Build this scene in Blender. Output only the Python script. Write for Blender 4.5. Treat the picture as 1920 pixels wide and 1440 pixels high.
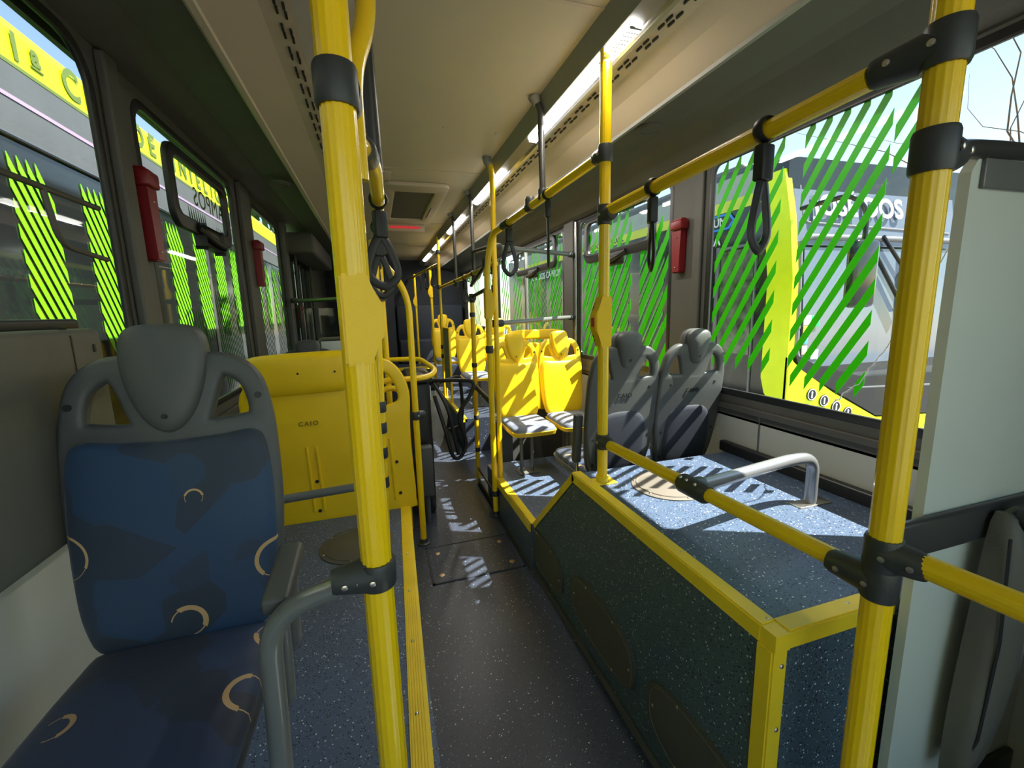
import bpy, bmesh, math, random
from mathutils import Vector, Matrix
random.seed(4)
for o in list(bpy.data.objects): bpy.data.objects.remove(o)
S = bpy.context.scene
COL = S.collection
PI = math.pi

# ---------------------------------------------------------------- camera
F = 810.0
cd = bpy.data.cameras.new('camera'); cd.sensor_width = 36; cd.sensor_fit = 'HORIZONTAL'
cd.lens = F / 1920 * 36; cd.clip_start = 0.02; cd.clip_end = 400
cam = bpy.data.objects.new('camera', cd); COL.objects.link(cam); S.camera = cam
RX = Vector((0.95457765, -0.0738777, 0.28865827))
RY = Vector((-0.29682785, -0.151324, 0.94286493))
RZ = Vector((-0.02597577, -0.9857196, -0.16637947))
CAMZ = 1.45
cam.matrix_world = Matrix(((RX[0], -RX[1], -RX[2], 0), (RY[0], -RY[1], -RY[2], 0), (RZ[0], -RZ[1], -RZ[2], CAMZ), (0, 0, 0, 1)))

# ---------------------------------------------------------------- sky, sun, exposure
w = bpy.data.worlds.new('sky'); S.world = w; w.use_nodes = True
wn = w.node_tree.nodes; wl = w.node_tree.links
bg = wn['Background']
sky = wn.new('ShaderNodeTexSky'); sky.sky_type = 'NISHITA'; sky.sun_disc = False
sky.sun_elevation = math.radians(56); sky.sun_rotation = math.radians(115); sky.dust_density = 0.4; sky.air_density = 1.0
tint = wn.new('ShaderNodeMix'); tint.data_type = 'RGBA'; tint.blend_type = 'MULTIPLY'; tint.inputs[0].default_value = 1.0
wl.new(sky.outputs[0], tint.inputs[6]); tint.inputs[7].default_value = (1.06, 1.0, 0.88, 1)
wl.new(tint.outputs[2], bg.inputs[0]); bg.inputs[1].default_value = 0.21
sd = bpy.data.lights.new('sun', 'SUN'); sd.energy = 13.0; sd.angle = 0.009; sd.color = (1, 0.95, 0.87)
sun = bpy.data.objects.new('sun', sd); COL.objects.link(sun)
sun.rotation_euler = Vector((-0.60, 0.28, -1.0)).to_track_quat('-Z', 'Y').to_euler()
S.view_settings.view_transform = 'Standard'; S.view_settings.look = 'None'
S.view_settings.exposure = 0.93; S.view_settings.gamma = 1.0; S.view_settings.use_curve_mapping = False

# ---------------------------------------------------------------- materials
def new_mat(name):
    m = bpy.data.materials.new(name); m.use_nodes = True
    n = m.node_tree.nodes; l = m.node_tree.links
    return m, n, l, n['Principled BSDF']
def mat(name, col, rough=0.5, metal=0.0, bump=0.0, bscale=200, var=0.06, vscale=6, spec=0.5, coat=0.0):
    m, n, l, b = new_mat(name)
    tc = n.new('ShaderNodeTexCoord')
    nz = n.new('ShaderNodeTexNoise'); nz.inputs['Scale'].default_value = vscale; nz.inputs['Detail'].default_value = 4
    l.new(tc.outputs['Object'], nz.inputs['Vector'])
    r = n.new('ShaderNodeValToRGB')
    r.color_ramp.elements[0].position = 0.3; r.color_ramp.elements[1].position = 0.7
    r.color_ramp.elements[0].color = [c * (1 - var) for c in col] + [1]
    r.color_ramp.elements[1].color = [min(1, c * (1 + var)) for c in col] + [1]
    l.new(nz.outputs['Fac'], r.inputs[0]); l.new(r.outputs[0], b.inputs['Base Color'])
    b.inputs['Roughness'].default_value = rough; b.inputs['Metallic'].default_value = metal
    b.inputs['Specular IOR Level'].default_value = spec; b.inputs['Coat Weight'].default_value = coat
    if bump:
        n2 = n.new('ShaderNodeTexNoise'); n2.inputs['Scale'].default_value = bscale
        l.new(tc.outputs['Object'], n2.inputs['Vector'])
        bp = n.new('ShaderNodeBump'); bp.inputs['Strength'].default_value = bump; bp.inputs['Distance'].default_value = 0.002
        l.new(n2.outputs['Fac'], bp.inputs['Height']); l.new(bp.outputs[0], b.inputs['Normal'])
    return m
def speckle(name, col, rough, dens=1.0):
    m, n, l, b = new_mat(name)
    tc = n.new('ShaderNodeTexCoord')
    cur = None
    base = n.new('ShaderNodeTexNoise'); base.inputs['Scale'].default_value = 3; l.new(tc.outputs['Object'], base.inputs['Vector'])
    rp = n.new('ShaderNodeValToRGB'); rp.color_ramp.elements[0].color = [c * .85 for c in col] + [1]; rp.color_ramp.elements[1].color = [c * 1.15 for c in col] + [1]
    l.new(base.outputs['Fac'], rp.inputs[0]); cur = rp.outputs[0]
    for (sc, thr, sel, c) in ((170, 0.24, 0.90 - .10 * dens, (0.004, 0.005, 0.012)), (150, 0.22, 0.975 - .045 * dens, (0.62, 0.66, 0.70)), (280, 0.22, 0.97 - .04 * dens, (0.35, 0.40, 0.45))):
        v = n.new('ShaderNodeTexVoronoi'); v.inputs['Scale'].default_value = sc
        mp = n.new('ShaderNodeMapping'); mp.inputs['Location'].default_value = (sc, sc * .3, 0); mp.inputs['Rotation'].default_value = (sc * .1, .5, sc)
        l.new(tc.outputs['Object'], mp.inputs[0]); l.new(mp.outputs[0], v.inputs['Vector'])
        a = n.new('ShaderNodeMath'); a.operation = 'LESS_THAN'; a.inputs[1].default_value = thr * 1.6; l.new(v.outputs['Distance'], a.inputs[0])
        sp = n.new('ShaderNodeSeparateColor'); l.new(v.outputs['Color'], sp.inputs[0])
        g = n.new('ShaderNodeMath'); g.operation = 'GREATER_THAN'; g.inputs[1].default_value = sel; l.new(sp.outputs[0], g.inputs[0])
        mu = n.new('ShaderNodeMath'); mu.operation = 'MULTIPLY'; l.new(a.outputs[0], mu.inputs[0]); l.new(g.outputs[0], mu.inputs[1])
        mx = n.new('ShaderNodeMix'); mx.data_type = 'RGBA'; l.new(mu.outputs[0], mx.inputs[0]); l.new(cur, mx.inputs[6]); mx.inputs[7].default_value = list(c) + [1]
        cur = mx.outputs[2]
    l.new(cur, b.inputs['Base Color']); b.inputs['Roughness'].default_value = rough
    return m
def glass_mat(name, tint, gl=0.05):
    m, n, l, b = new_mat(name); n.remove(b)
    t = n.new('ShaderNodeBsdfTransparent'); t.inputs[0].default_value = list(tint) + [1]
    g = n.new('ShaderNodeBsdfGlossy'); g.inputs['Roughness'].default_value = 0.02; g.inputs[0].default_value = (1, 1, 1, 1)
    fr = n.new('ShaderNodeLayerWeight'); fr.inputs[0].default_value = 0.5
    pw = n.new('ShaderNodeMath'); pw.operation = 'POWER'; l.new(fr.outputs['Facing'], pw.inputs[0]); pw.inputs[1].default_value = 4.0
    ad = n.new('ShaderNodeMath'); ad.operation = 'MULTIPLY_ADD'; l.new(pw.outputs[0], ad.inputs[0]); ad.inputs[1].default_value = 0.35; ad.inputs[2].default_value = gl * .4
    mx = n.new('ShaderNodeMixShader'); l.new(ad.outputs[0], mx.inputs[0]); l.new(t.outputs[0], mx.inputs[1]); l.new(g.outputs[0], mx.inputs[2])
    l.new(mx.outputs[0], n['Material Output'].inputs[0])
    return m
def emit(name, col, st):
    m, n, l, b = new_mat(name); b.inputs['Base Color'].default_value = list(col) + [1]
    b.inputs['Emission Color'].default_value = list(col) + [1]; b.inputs['Emission Strength'].default_value = st
    return m
def film(name, col):
    m, n, l, b = new_mat(name); b.inputs['Base Color'].default_value = list(col) + [1]; b.inputs['Roughness'].default_value = 0.4
    t = n.new('ShaderNodeBsdfTranslucent'); t.inputs[0].default_value = list(col) + [1]
    mx = n.new('ShaderNodeMixShader'); mx.inputs[0].default_value = 0.5
    l.new(b.outputs[0], mx.inputs[1]); l.new(t.outputs[0], mx.inputs[2]); l.new(mx.outputs[0], n['Material Output'].inputs[0])
    return m
def fabric(name, base_a, base_b, rings):
    m, n, l, b = new_mat(name)
    tc = n.new('ShaderNodeTexCoord')
    v = n.new('ShaderNodeTexVoronoi'); v.distance = 'MANHATTAN'; v.inputs['Scale'].default_value = 6.5
    mp = n.new('ShaderNodeMapping'); mp.inputs['Rotation'].default_value = (0.5, .6, 0.4); mp.inputs['Scale'].default_value = (1, 1, 1)
    l.new(tc.outputs['Object'], mp.inputs[0]); l.new(mp.outputs[0], v.inputs['Vector'])
    sp = n.new('ShaderNodeSeparateColor'); l.new(v.outputs['Color'], sp.inputs[0])
    rp = n.new('ShaderNodeValToRGB'); rp.color_ramp.elements[0].color = list(base_a) + [1]; rp.color_ramp.elements[1].color = list(base_b) + [1]
    l.new(sp.outputs[0], rp.inputs[0]); cur = rp.outputs[0]
    sx = n.new('ShaderNodeSeparateXYZ'); l.new(tc.outputs['Object'], sx.inputs[0])
    def M(op, a, c=None):
        q = n.new('ShaderNodeMath'); q.operation = op
        for i, x in enumerate((a, c)):
            if x is None: continue
            if isinstance(x, (int, float)): q.inputs[i].default_value = x
            else: l.new(x, q.inputs[i])
        return q.outputs[0]
    for (ax, cx, cz, r, wd, th) in rings:
        dx = M('SUBTRACT', sx.outputs[0], cx); dz = M('SUBTRACT', sx.outputs[ax], cz)
        d = M('SQRT', M('ADD', M('MULTIPLY', dx, dx), M('MULTIPLY', dz, dz)))
        al = M('ADD', M('MULTIPLY', dx, math.cos(th)), M('MULTIPLY', dz, math.sin(th)))
        q = M('DIVIDE', al, r)            # -1..1 round the ring
        ww = M('MULTIPLY', M('ADD', M('MULTIPLY', M('GREATER_THAN', q, 0.25), 0.75), 0.25), wd)
        ring = M('LESS_THAN', M('ABSOLUTE', M('SUBTRACT', d, r)), ww)
        ring = M('MULTIPLY', ring, M('GREATER_THAN', q, -0.55))
        mx = n.new('ShaderNodeMix'); mx.data_type = 'RGBA'; l.new(ring, mx.inputs[0]); l.new(cur, mx.inputs[6]); mx.inputs[7].default_value = (0.55, 0.34, 0.14, 1)
        cur = mx.outputs[2]
    l.new(cur, b.inputs['Base Color']); b.inputs['Roughness'].default_value = 0.62
    b.inputs['Sheen Weight'].default_value = 0.15
    nz = n.new('ShaderNodeTexNoise'); nz.inputs['Scale'].default_value = 400; l.new(tc.outputs['Object'], nz.inputs['Vector'])
    bp = n.new('ShaderNodeBump'); bp.inputs['Strength'].default_value = 0.25; bp.inputs['Distance'].default_value = 0.001
    l.new(nz.outputs['Fac'], bp.inputs['Height']); l.new(bp.outputs[0], b.inputs['Normal'])
    return m

YEL = mat('yellow_paint', (0.92, 0.60, 0.003), 0.28, var=0.03, coat=0.3)
YPL = mat('yellow_plastic', (0.92, 0.59, 0.003), 0.42, bump=0.15, bscale=300, var=0.03)
YEDGE = mat('yellow_edging', (0.84, 0.60, 0.02), 0.4, var=0.08)
GPL = mat('grey_plastic', (0.076, 0.079, 0.075), 0.5, bump=0.2, bscale=400)
GCL = mat('clamp_rubber', (0.035, 0.038, 0.036), 0.45, bump=0.1)
GTUBE = mat('grey_tube_paint', (0.135, 0.14, 0.13), 0.28, coat=0.3)
DTUBE = mat('dark_tube_paint', (0.045, 0.045, 0.042), 0.3)
BLK = mat('black_rubber', (0.012, 0.012, 0.012), 0.45)
METAL = mat('screw_metal', (0.6, 0.56, 0.48), 0.3, metal=1.0)
BRASS = mat('bolt_brass', (0.55, 0.42, 0.24), 0.35, metal=0.9)
STEEL = mat('brushed_steel', (0.45, 0.45, 0.45), 0.3, metal=0.9)
CEIL = mat('ceiling_laminate', (0.56, 0.49, 0.35), 0.45, var=0.03, vscale=2)
COVE = mat('cove_laminate', (0.55, 0.45, 0.33), 0.5, var=0.03, vscale=2)
GBAND = mat('grey_band', (0.27, 0.26, 0.24), 0.35)
SOFF = mat('soffit_dark', (0.088, 0.083, 0.068), 0.6, bump=0.15)
PILL = mat('pillar_grey', (0.085, 0.081, 0.070), 0.55, bump=0.1)
WALLP = mat('wall_panel', (0.50, 0.50, 0.44), 0.5, var=0.04, vscale=3)
PART = mat('partition_panel', (0.60, 0.64, 0.55), 0.45, var=0.05, vscale=2.5)
OLIVE = mat('cabinet_grey', (0.115, 0.11, 0.085), 0.6, bump=0.3)
RUB = mat('black_trim', (0.015, 0.015, 0.015), 0.4)
RED = mat('red_plastic', (0.21, 0.008, 0.013), 0.4)
NAVYW = mat('navy_panel', (0.028, 0.032, 0.045), 0.7, bump=0.2)
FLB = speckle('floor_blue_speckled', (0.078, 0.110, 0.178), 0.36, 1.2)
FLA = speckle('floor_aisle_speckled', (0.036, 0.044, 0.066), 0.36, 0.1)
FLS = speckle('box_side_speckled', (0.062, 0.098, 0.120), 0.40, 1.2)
COVER = mat('grey_cover', (0.085, 0.083, 0.068), 0.45, bump=0.3)
GLASS = glass_mat('window_glass', (0.90, 0.93, 0.92))
DGLASS = glass_mat('dark_glass', (0.45, 0.48, 0.47))
GREEN = film('green_film', (0.075, 0.46, 0.006))
DGREEN = film('dark_green_film', (0.03, 0.16, 0.03))
LED = emit('led_lens', (1.0, 0.97, 0.9), 5.0)
REDTX = emit('red_letters', (0.8, 0.03, 0.05), 0.25)
LETTER = mat('emboss_dark', (0.25, 0.17, 0.0), 0.5)
CUSH = fabric('blue_fabric_cushion', (0.018, 0.023, 0.040), (0.020, 0.040, 0.095), [(1, -0.130, -0.215, 0.024, 0.0045, .3), (1, 0.195, -0.06, 0.038, 0.005, 4.4), (1, 0.185, -.225, 0.042, 0.0055, 3.1)])
BACKF = fabric('blue_fabric_back', (0.020, 0.028, 0.042), (0.016, 0.050, 0.110), [(2, 0.012, 0.49, 0.034, 0.0055, .8), (2, -0.215, 0.67, 0.050, 0.0028, .9), (2, 0.045, 0.775, 0.018, 0.0022, 1.5), (2, 0.205, 0.60, 0.045, 0.0045, 2.6)])
OUTLIME = mat('lime_paint', (0.18, 0.62, 0.006), 0.4)
OUTYEL = mat('neon_yellow_paint', (0.80, 0.95, 0.0), 0.4)
OUTGREY = mat('silver_grey_paint', (0.16, 0.16, 0.17), 0.4)
OUTBLK = mat('black_gloss_paint', (0.010, 0.011, 0.012), 0.12)
OUTDK = mat('dark_grey_paint', (0.06, 0.065, 0.075), 0.3)
OUTTXT = mat('olive_lettering', (0.10, 0.14, 0.02), 0.5)
WHITE = mat('white_lettering', (0.8, 0.8, 0.8), 0.5)
ASPH = mat('asphalt', (0.16, 0.155, 0.15), 0.9, bump=0.5, bscale=60, var=0.2)
LEAF = mat('leaf_green', (0.05, 0.12, 0.02), 0.7, var=0.5, vscale=3)
BARK = mat('bark', (0.12, 0.08, 0.05), 0.9, var=.3)

# ---------------------------------------------------------------- mesh helpers
def setp(o, label=None, cat=None, group=None, kind=None):
    if label: o['label'] = label
    if cat: o['category'] = cat
    if group: o['group'] = group
    if kind: o['kind'] = kind
    return o
class MB:
    def __init__(s): s.bm = bmesh.new()
    def box(s, x0, x1, y0, y1, z0, z1, bev=0, m=None):
        r = bmesh.ops.create_cube(s.bm, size=1)
        for v in r['verts']:
            v.co = Vector((x0 + (x1 - x0) * (v.co.x + .5), y0 + (y1 - y0) * (v.co.y + .5), z0 + (z1 - z0) * (v.co.z + .5)))
        if bev:
            es = list({e for v in r['verts'] for e in v.link_edges})
            g = bmesh.ops.bevel(s.bm, geom=es, offset=bev, segments=3, affect='EDGES', profile=.5)
            vs = list({v for f in g['faces'] for v in f.verts} | {v for v in r['verts'] if v.is_valid})
        else: vs = r['verts']
        if m is not None:
            for v in vs: v.co = m @ v.co
        return s
    def prism(s, pts, axis, a0, a1):
        """closed outline pts (2D) pushed along axis from a0 to a1"""
        def mk(p, a):
            if axis == 0: return (a, p[0], p[1])
            if axis == 1: return (p[0], a, p[1])
            return (p[0], p[1], a)
        A = [s.bm.verts.new(mk(p, a0)) for p in pts]; B = [s.bm.verts.new(mk(p, a1)) for p in pts]
        n = len(pts)
        s.bm.faces.new(A); s.bm.faces.new(B[::-1])
        for i in range(n): s.bm.faces.new((A[i], B[i], B[(i + 1) % n], A[(i + 1) % n]))
        return s
    def tube(s, pts, r, n=16, flute=0, flat=None, cap=True, closed=False):
        pts = [Vector(p) for p in pts]; k = len(pts); rings = []
        t0 = (pts[1] - pts[0]).normalized()
        ref = Vector((0, 0, 1)) if abs(t0.z) < .9 else Vector((0, 1, 0))
        nrm = t0.cross(ref).normalized(); pt = t0
        for i, p in enumerate(pts):
            if closed: t = (pts[(i + 1) % k] - pts[i - 1]).normalized()
            elif i == 0: t = t0
            elif i == k - 1: t = (pts[-1] - pts[-2]).normalized()
            else: t = ((pts[i + 1] - p).normalized() + (p - pts[i - 1]).normalized()).normalized()
            q = pt.rotation_difference(t); nrm = (q @ nrm).normalized(); pt = t
            bn = t.cross(nrm)
            ring = []
            rr = r[i] if isinstance(r, (list, tuple)) else r
            for j in range(n):
                a = 2 * PI * j / n
                q2 = rr * (1 - (.055 if (flute and j % (n // flute) == 0) else 0))
                fa, fb = (q2, q2) if flat is None else (flat[0], flat[1])
                ring.append(s.bm.verts.new(p + nrm * math.cos(a) * fa + bn * math.sin(a) * fb))
            rings.append(ring)
        m = k if closed else k - 1
        for i in range(m):
            a, b = rings[i], rings[(i + 1) % k]
            for j in range(n): s.bm.faces.new((a[j], a[(j + 1) % n], b[(j + 1) % n], b[j]))
        if cap and not closed: s.bm.faces.new(rings[0][::-1]); s.bm.faces.new(rings[-1])
        return s
    def cyl(s, a, b, r, n=20, r2=None):
        return s.tube([a, b], [r, r2 if r2 is not None else r], n)
    def ball(s, c, r, sc=(1, 1, 1), seg=16):
        g = bmesh.ops.create_uvsphere(s.bm, u_segments=seg, v_segments=max(6, seg // 2), radius=r)
        for v in g['verts']: v.co = Vector((c[0] + v.co.x * sc[0], c[1] + v.co.y * sc[1], c[2] + v.co.z * sc[2]))
        return s
    def build(s, name, m, parent=None, smooth=True, loc=None, ang=40, **kw):
        bmesh.ops.recalc_face_normals(s.bm, faces=s.bm.faces)
        me = bpy.data.meshes.new(name)
        if loc is not None:
            bmesh.ops.translate(s.bm, verts=s.bm.verts, vec=-Vector(loc))
        s.bm.to_mesh(me); s.bm.free()
        for mm in (m if isinstance(m, (list, tuple)) else [m]): me.materials.append(mm)
        o = bpy.data.objects.new(name, me); COL.objects.link(o)
        if loc is not None: o.location = loc
        if parent is not None: o.parent = parent
        if smooth:
            for p in me.polygons: p.use_smooth = True
            try: me.set_sharp_from_angle(angle=math.radians(ang))
            except Exception: pass
        return setp(o, **kw)
def fillet(pts, r, n=6):
    pts = [Vector(p) for p in pts]; out = [pts[0]]
    for i in range(1, len(pts) - 1):
        a = (pts[i - 1] - pts[i]); b = (pts[i + 1] - pts[i])
        rr = min(r, a.length * .49, b.length * .49)
        p0 = pts[i] + a.normalized() * rr; p1 = pts[i] + b.normalized() * rr
        for k in range(n + 1):
            t = k / n
            out.append(p0 * (1 - t) ** 2 + pts[i] * 2 * t * (1 - t) + p1 * t * t)
    out.append(pts[-1]); return out
def smooth_loop(pts, n=6, closed=True):
    out = []; k = len(pts)
    for i in range(k if closed else k - 1):
        p0, p1, p2, p3 = [Vector(pts[(i + d) % k] if closed else pts[min(max(i + d, 0), k - 1)]) for d in (-1, 0, 1, 2)]
        for j in range(n):
            t = j / n
            out.append(0.5 * ((2 * p1) + (p2 - p0) * t + (2 * p0 - 5 * p1 + 4 * p2 - p3) * t * t + (3 * p1 - p0 - 3 * p2 + p3) * t ** 3))
    if not closed: out.append(Vector(pts[-1]))
    return out
def empty(name, loc, **kw):
    o = bpy.data.objects.new(name, None); o.empty_display_size = .05; COL.objects.link(o); o.location = loc
    return setp(o, **kw)
def child(root, mb, name, m, **kw):
    """mesh given in world coordinates, parented to a root standing at root.location (root unrotated)"""
    base = Vector(root.location) if root.parent is None else Vector(root.parent.location) + Vector(root.location)
    bmesh.ops.translate(mb.bm, verts=mb.bm.verts, vec=-base)
    return mb.build(name, m, root, **kw)
def plate_mesh(outer, holes, depth, bevel):
    """2D outline with holes -> solid plate in XZ, thickness along Y, rounded rim"""
    cu = bpy.data.curves.new('outline', 'CURVE'); cu.dimensions = '2D'; cu.fill_mode = 'BOTH'
    cu.extrude = depth / 2 - bevel; cu.bevel_depth = bevel; cu.bevel_resolution = 2
    for pts in [outer] + holes:
        sp = cu.splines.new('POLY'); sp.points.add(len(pts) - 1); sp.use_cyclic_u = True
        for i, p in enumerate(pts): sp.points[i].co = (p[0], p[1], 0, 1)
    o = bpy.data.objects.new('outline', cu); COL.objects.link(o)
    dg = bpy.context.evaluated_depsgraph_get(); dg.update()
    me = bpy.data.meshes.new_from_object(o.evaluated_get(dg))
    bpy.data.objects.remove(o)
    bm = bmesh.new(); bm.from_mesh(me); bpy.data.meshes.remove(me)
    bmesh.ops.remove_doubles(bm, verts=bm.verts, dist=1e-5)
    for v in bm.verts: v.co = Vector((v.co.x, v.co.z, v.co.y))
    q = MB(); q.bm.free(); q.bm = bm; return q
def text_mb(txt, size, depth, mat4, space=1.0, bold=0.0):
    cu = bpy.data.curves.new('lettering', 'FONT'); cu.body = txt; cu.size = size; cu.extrude = depth; cu.align_x = 'CENTER'; cu.align_y = 'CENTER'; cu.space_character = space; cu.offset = bold
    o = bpy.data.objects.new('lettering', cu); COL.objects.link(o)
    dg = bpy.context.evaluated_depsgraph_get(); dg.update()
    me = bpy.data.meshes.new_from_object(o.evaluated_get(dg)); bpy.data.objects.remove(o)
    bm = bmesh.new(); bm.from_mesh(me); bpy.data.meshes.remove(me)
    for v in bm.verts: v.co = mat4 @ v.co
    q = MB(); q.bm.free(); q.bm = bm; return q
def frame_m(org, xa, ya):
    xa = Vector(xa).normalized(); ya = Vector(ya).normalized(); za = xa.cross(ya); org = Vector(org)
    return Matrix(((xa[0], ya[0], za[0], org[0]), (xa[1], ya[1], za[1], org[1]), (xa[2], ya[2], za[2], org[2]), (0, 0, 0, 1)))
def pillow(outer, t, center=None, n=7, p=3.0, back=0.0):
    """puffed pad over a 2D outline: XZ plane, bulging towards -Y"""
    q = MB(); c = Vector(center or (sum(a[0] for a in outer) / len(outer), sum(a[1] for a in outer) / len(outer)))
    rings = []
    for k in range(n):
        s = 1 - (k / n) ** 1.6 if k else 1.0
        s = 1 - (k / n) ** 2.2 * 1.0
        h = t * (1 - s ** p) ** (1 / p) if s < 1 else 0
        rings.append([q.bm.verts.new((c.x + (a[0] - c.x) * s, -h, c.y + (a[1] - c.y) * s)) for a in outer])
    cv = q.bm.verts.new((c.x, -t, c.y)); m = len(outer)
    bk = [q.bm.verts.new((a[0], back, a[1])) for a in outer]
    for k in range(n - 1):
        for j in range(m): q.bm.faces.new((rings[k][j], rings[k][(j + 1) % m], rings[k + 1][(j + 1) % m], rings[k + 1][j]))
    for j in range(m): q.bm.faces.new((rings[-1][j], rings[-1][(j + 1) % m], cv))
    for j in range(m): q.bm.faces.new((bk[j], bk[(j + 1) % m], rings[0][(j + 1) % m], rings[0][j]))
    q.bm.faces.new(bk[::-1])
    return q
def xf(q, M):
    for v in q.bm.verts: v.co = M @ v.co
    return q
def copy_tree(o, parent=None):
    c = o.copy(); COL.objects.link(c)
    if parent is not None: c.parent = parent
    for ch in [k for k in bpy.data.objects if k.parent == o]: copy_tree(ch, c)
    return c
def struct(name, q, m, smooth=False, **kw):
    o = q.build(name, m, smooth=smooth); o['kind'] = 'structure'; return o

# ================================================================ THE BUS SHELL
XL, XR = -0.80, 1.60
ZF = 0.27          # raised side floor
ZB = 0.75          # top of the wheel housing
Y0, Y1 = -1.15, 8.3
ZC = 2.41
# floors
struct('floor', MB().box(XL - .05, XR + .05, Y0, Y1, -.06, 0), FLA)
# ceiling and cove sections, one outline each side
struct('ceiling', MB().box(-.08, .79, Y0, Y1, ZC, ZC + .05), CEIL)
def cove(side, name, pts, m, t=.02, y0=Y0, y1=Y1):
    q = MB(); pts2 = [(p[0], p[1]) for p in pts]
    out = pts2 + [(p[0], p[1] + t) for p in pts2[::-1]]
    q.prism(out, 1, y0, y1); return struct(name, q, m)
cove('r', 'trim_1', [(.78, 2.41), (.81, 2.335)], GBAND, t=.03)
cove('r', 'trim_2', [(.81, 2.338), (.865, 2.318)], GBAND, t=.03)
cove('r', 'trim_3', [(.865, 2.318), (.875, 2.306), (.888, 2.304), (.895, 2.312)], STEEL)
cove('r', 'ceiling_1', [(.895, 2.314), (.97, 2.316), (1.05, 2.298), (1.15, 2.257)], COVE)
cove('r', 'trim_4', [(1.15, 2.257), (1.155, 2.246), (1.17, 2.246)], GBAND)
cove('r', 'ceiling_2', [(1.16, 2.258), (1.34, 2.25)], SOFF)
cove('r', 'wall_right', [(1.34, 2.25), (1.40, 2.235), (1.54, 2.165), (1.585, 2.15), (1.64, 2.15)], SOFF)
cove('l', 'trim_5', [(-.11, 2.335), (-.08, 2.41)], GBAND, t=.03)
cove('l', 'trim_6', [(-.165, 2.318), (-.11, 2.338)], GBAND, t=.03)
cove('l', 'ceiling_3', [(-.40, 2.285), (-.33, 2.30), (-.25, 2.318), (-.165, 2.318)], COVE)
cove('l', 'trim_7', [(-.435, 2.295), (-.42, 2.278), (-.40, 2.278), (-.395, 2.287)], COVE)
cove('l', 'ceiling_4', [(-.62, 2.325), (-.43, 2.30)], SOFF)
cove('l', 'wall_left', [(-.84, 2.315), (-.79, 2.315), (-.72, 2.318), (-.62, 2.328)], SOFF)
# perforated air slots in the coves (dark pockets, strips either side)
def slots(sx, name):
    q = MB()
    y = .3; k = 0
    while y < 6.8:
        gap = int(y / .62)
        for r in range(3):
            yy = y + (r % 2) * .02
            if (k + r) % 3 == 2: continue
            if sx > 0: x = .915 + r * .021; z = 2.3135
            else: x = -.185 - r * .021; z = 2.3145
            if r == 2: continue
            L = .011
            pts = []
            for a in range(8):
                th = 2 * PI * a / 8
                pts.append((x + .0042 * math.cos(th), yy + (L if math.sin(th) > 0 else -L) + .0042 * math.sin(th)))
            q.prism(pts, 2, z - .004, z + .002)
        y += .04; k += 1
    return struct(name, q, BLK)
slots(1, 'trim_8'); slots(-1, 'trim_9')
# ceiling seams
for i, y in enumerate((1.42, 3.16, 4.95, 6.6)):
    struct('trim_%d' % (10 + i), MB().box(-.07, .78, y - .008, y + .008, ZC - .003, ZC + .002), COVE)

# walls with window openings --------------------------------------------------
def rrect(y0, y1, z0, z1, r, n=5):
    out = []
    for (cy, cz, a0) in ((y1 - r, z1 - r, 0), (y0 + r, z1 - r, 90), (y0 + r, z0 + r, 180), (y1 - r, z0 + r, 270)):
        for k in range(n + 1):
            a = math.radians(a0 + 90 * k / n); out.append((cy + r * math.cos(a), cz + r * math.sin(a)))
    return out
def sidewall(name, x, side, wins, zlo, zhi, yend, m):
    q = plate_mesh([(Y0, zlo), (yend, zlo), (yend, zhi), (Y0, zhi)], [rrect(*w) for w in wins], .024, .005)
    xf(q, Matrix(((0, 1, 0, x + side * .012), (1, 0, 0, 0), (0, 0, 1, 0), (0, 0, 0, 1))))
    return struct(name, q, m)
WR = [(.70, 1.84, 1.03, 2.13, .05), (2.12, 3.28, 1.06, 2.14, .06), (3.58, 5.72, 1.06, 2.14, .06), (5.95, 7.9, 1.2, 2.14, .06), (-1.05, -.05, .95, 2.13, .06)]
WL = [(-1.0, 1.82, 1.0, 2.295, .13), (2.05, 3.22, 1.02, 2.27, .09), (3.62, 4.55, 1.02, 2.26, .09)]
sidewall('wall_right', XR, 1, WR, .92, 2.2, Y1, PILL)
sidewall('wall_left', XL, -1, WL, .93, 2.34, 4.75, PILL)
struct('wall_right', MB().box(XR, XR + .05, Y0, Y1, -.06, .93), WALLP)
struct('wall_left', MB().box(XL - .05, XL, .30, 4.75, -.06, .94), WALLP)
struct('door_3', MB().box(XL - .03, XL - .024, Y0, .30, 0, .94), GLASS)
struct('trim_45', MB().box(XL - .04, XL, Y0, .30, -.06, .06).box(XL - .04, XL, -.45, -.40, .06, .94), RUB)
struct('trim_14', MB().box(XR - .012, XR + .002, .66, 3.4, .955, .985, .004), PILL)
struct('trim_15', MB().box(XR - .035, XR, .62, 1.66, .75, .80, .008), RUB)
struct('trim_16', MB().box(XL, XL + .02, Y0, 4.7, .92, .97, .005), PILL)
struct('trim_17', MB().box(XR - .003, XR, 1.46, 1.468, .76, .955), STEEL)
# pillar covers
for i, (x0, x1, y0, y1, z0, z1) in enumerate(((XR - .02, XR, 1.87, 1.93, .95, 2.16), (XR - .03, XR, 3.34, 3.52, .8, 2.16), (XL, XL + .03, 1.85, 1.93, .95, 2.31), (XL, XL + .03, 3.30, 3.52, .95, 2.31), (XL, XL + .045, 4.58, 4.74, 0, 2.31))):
    struct('trim_%d' % (18 + i), MB().box(x0, x1, y0, y1, z0, z1, .008), PILL)
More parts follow.
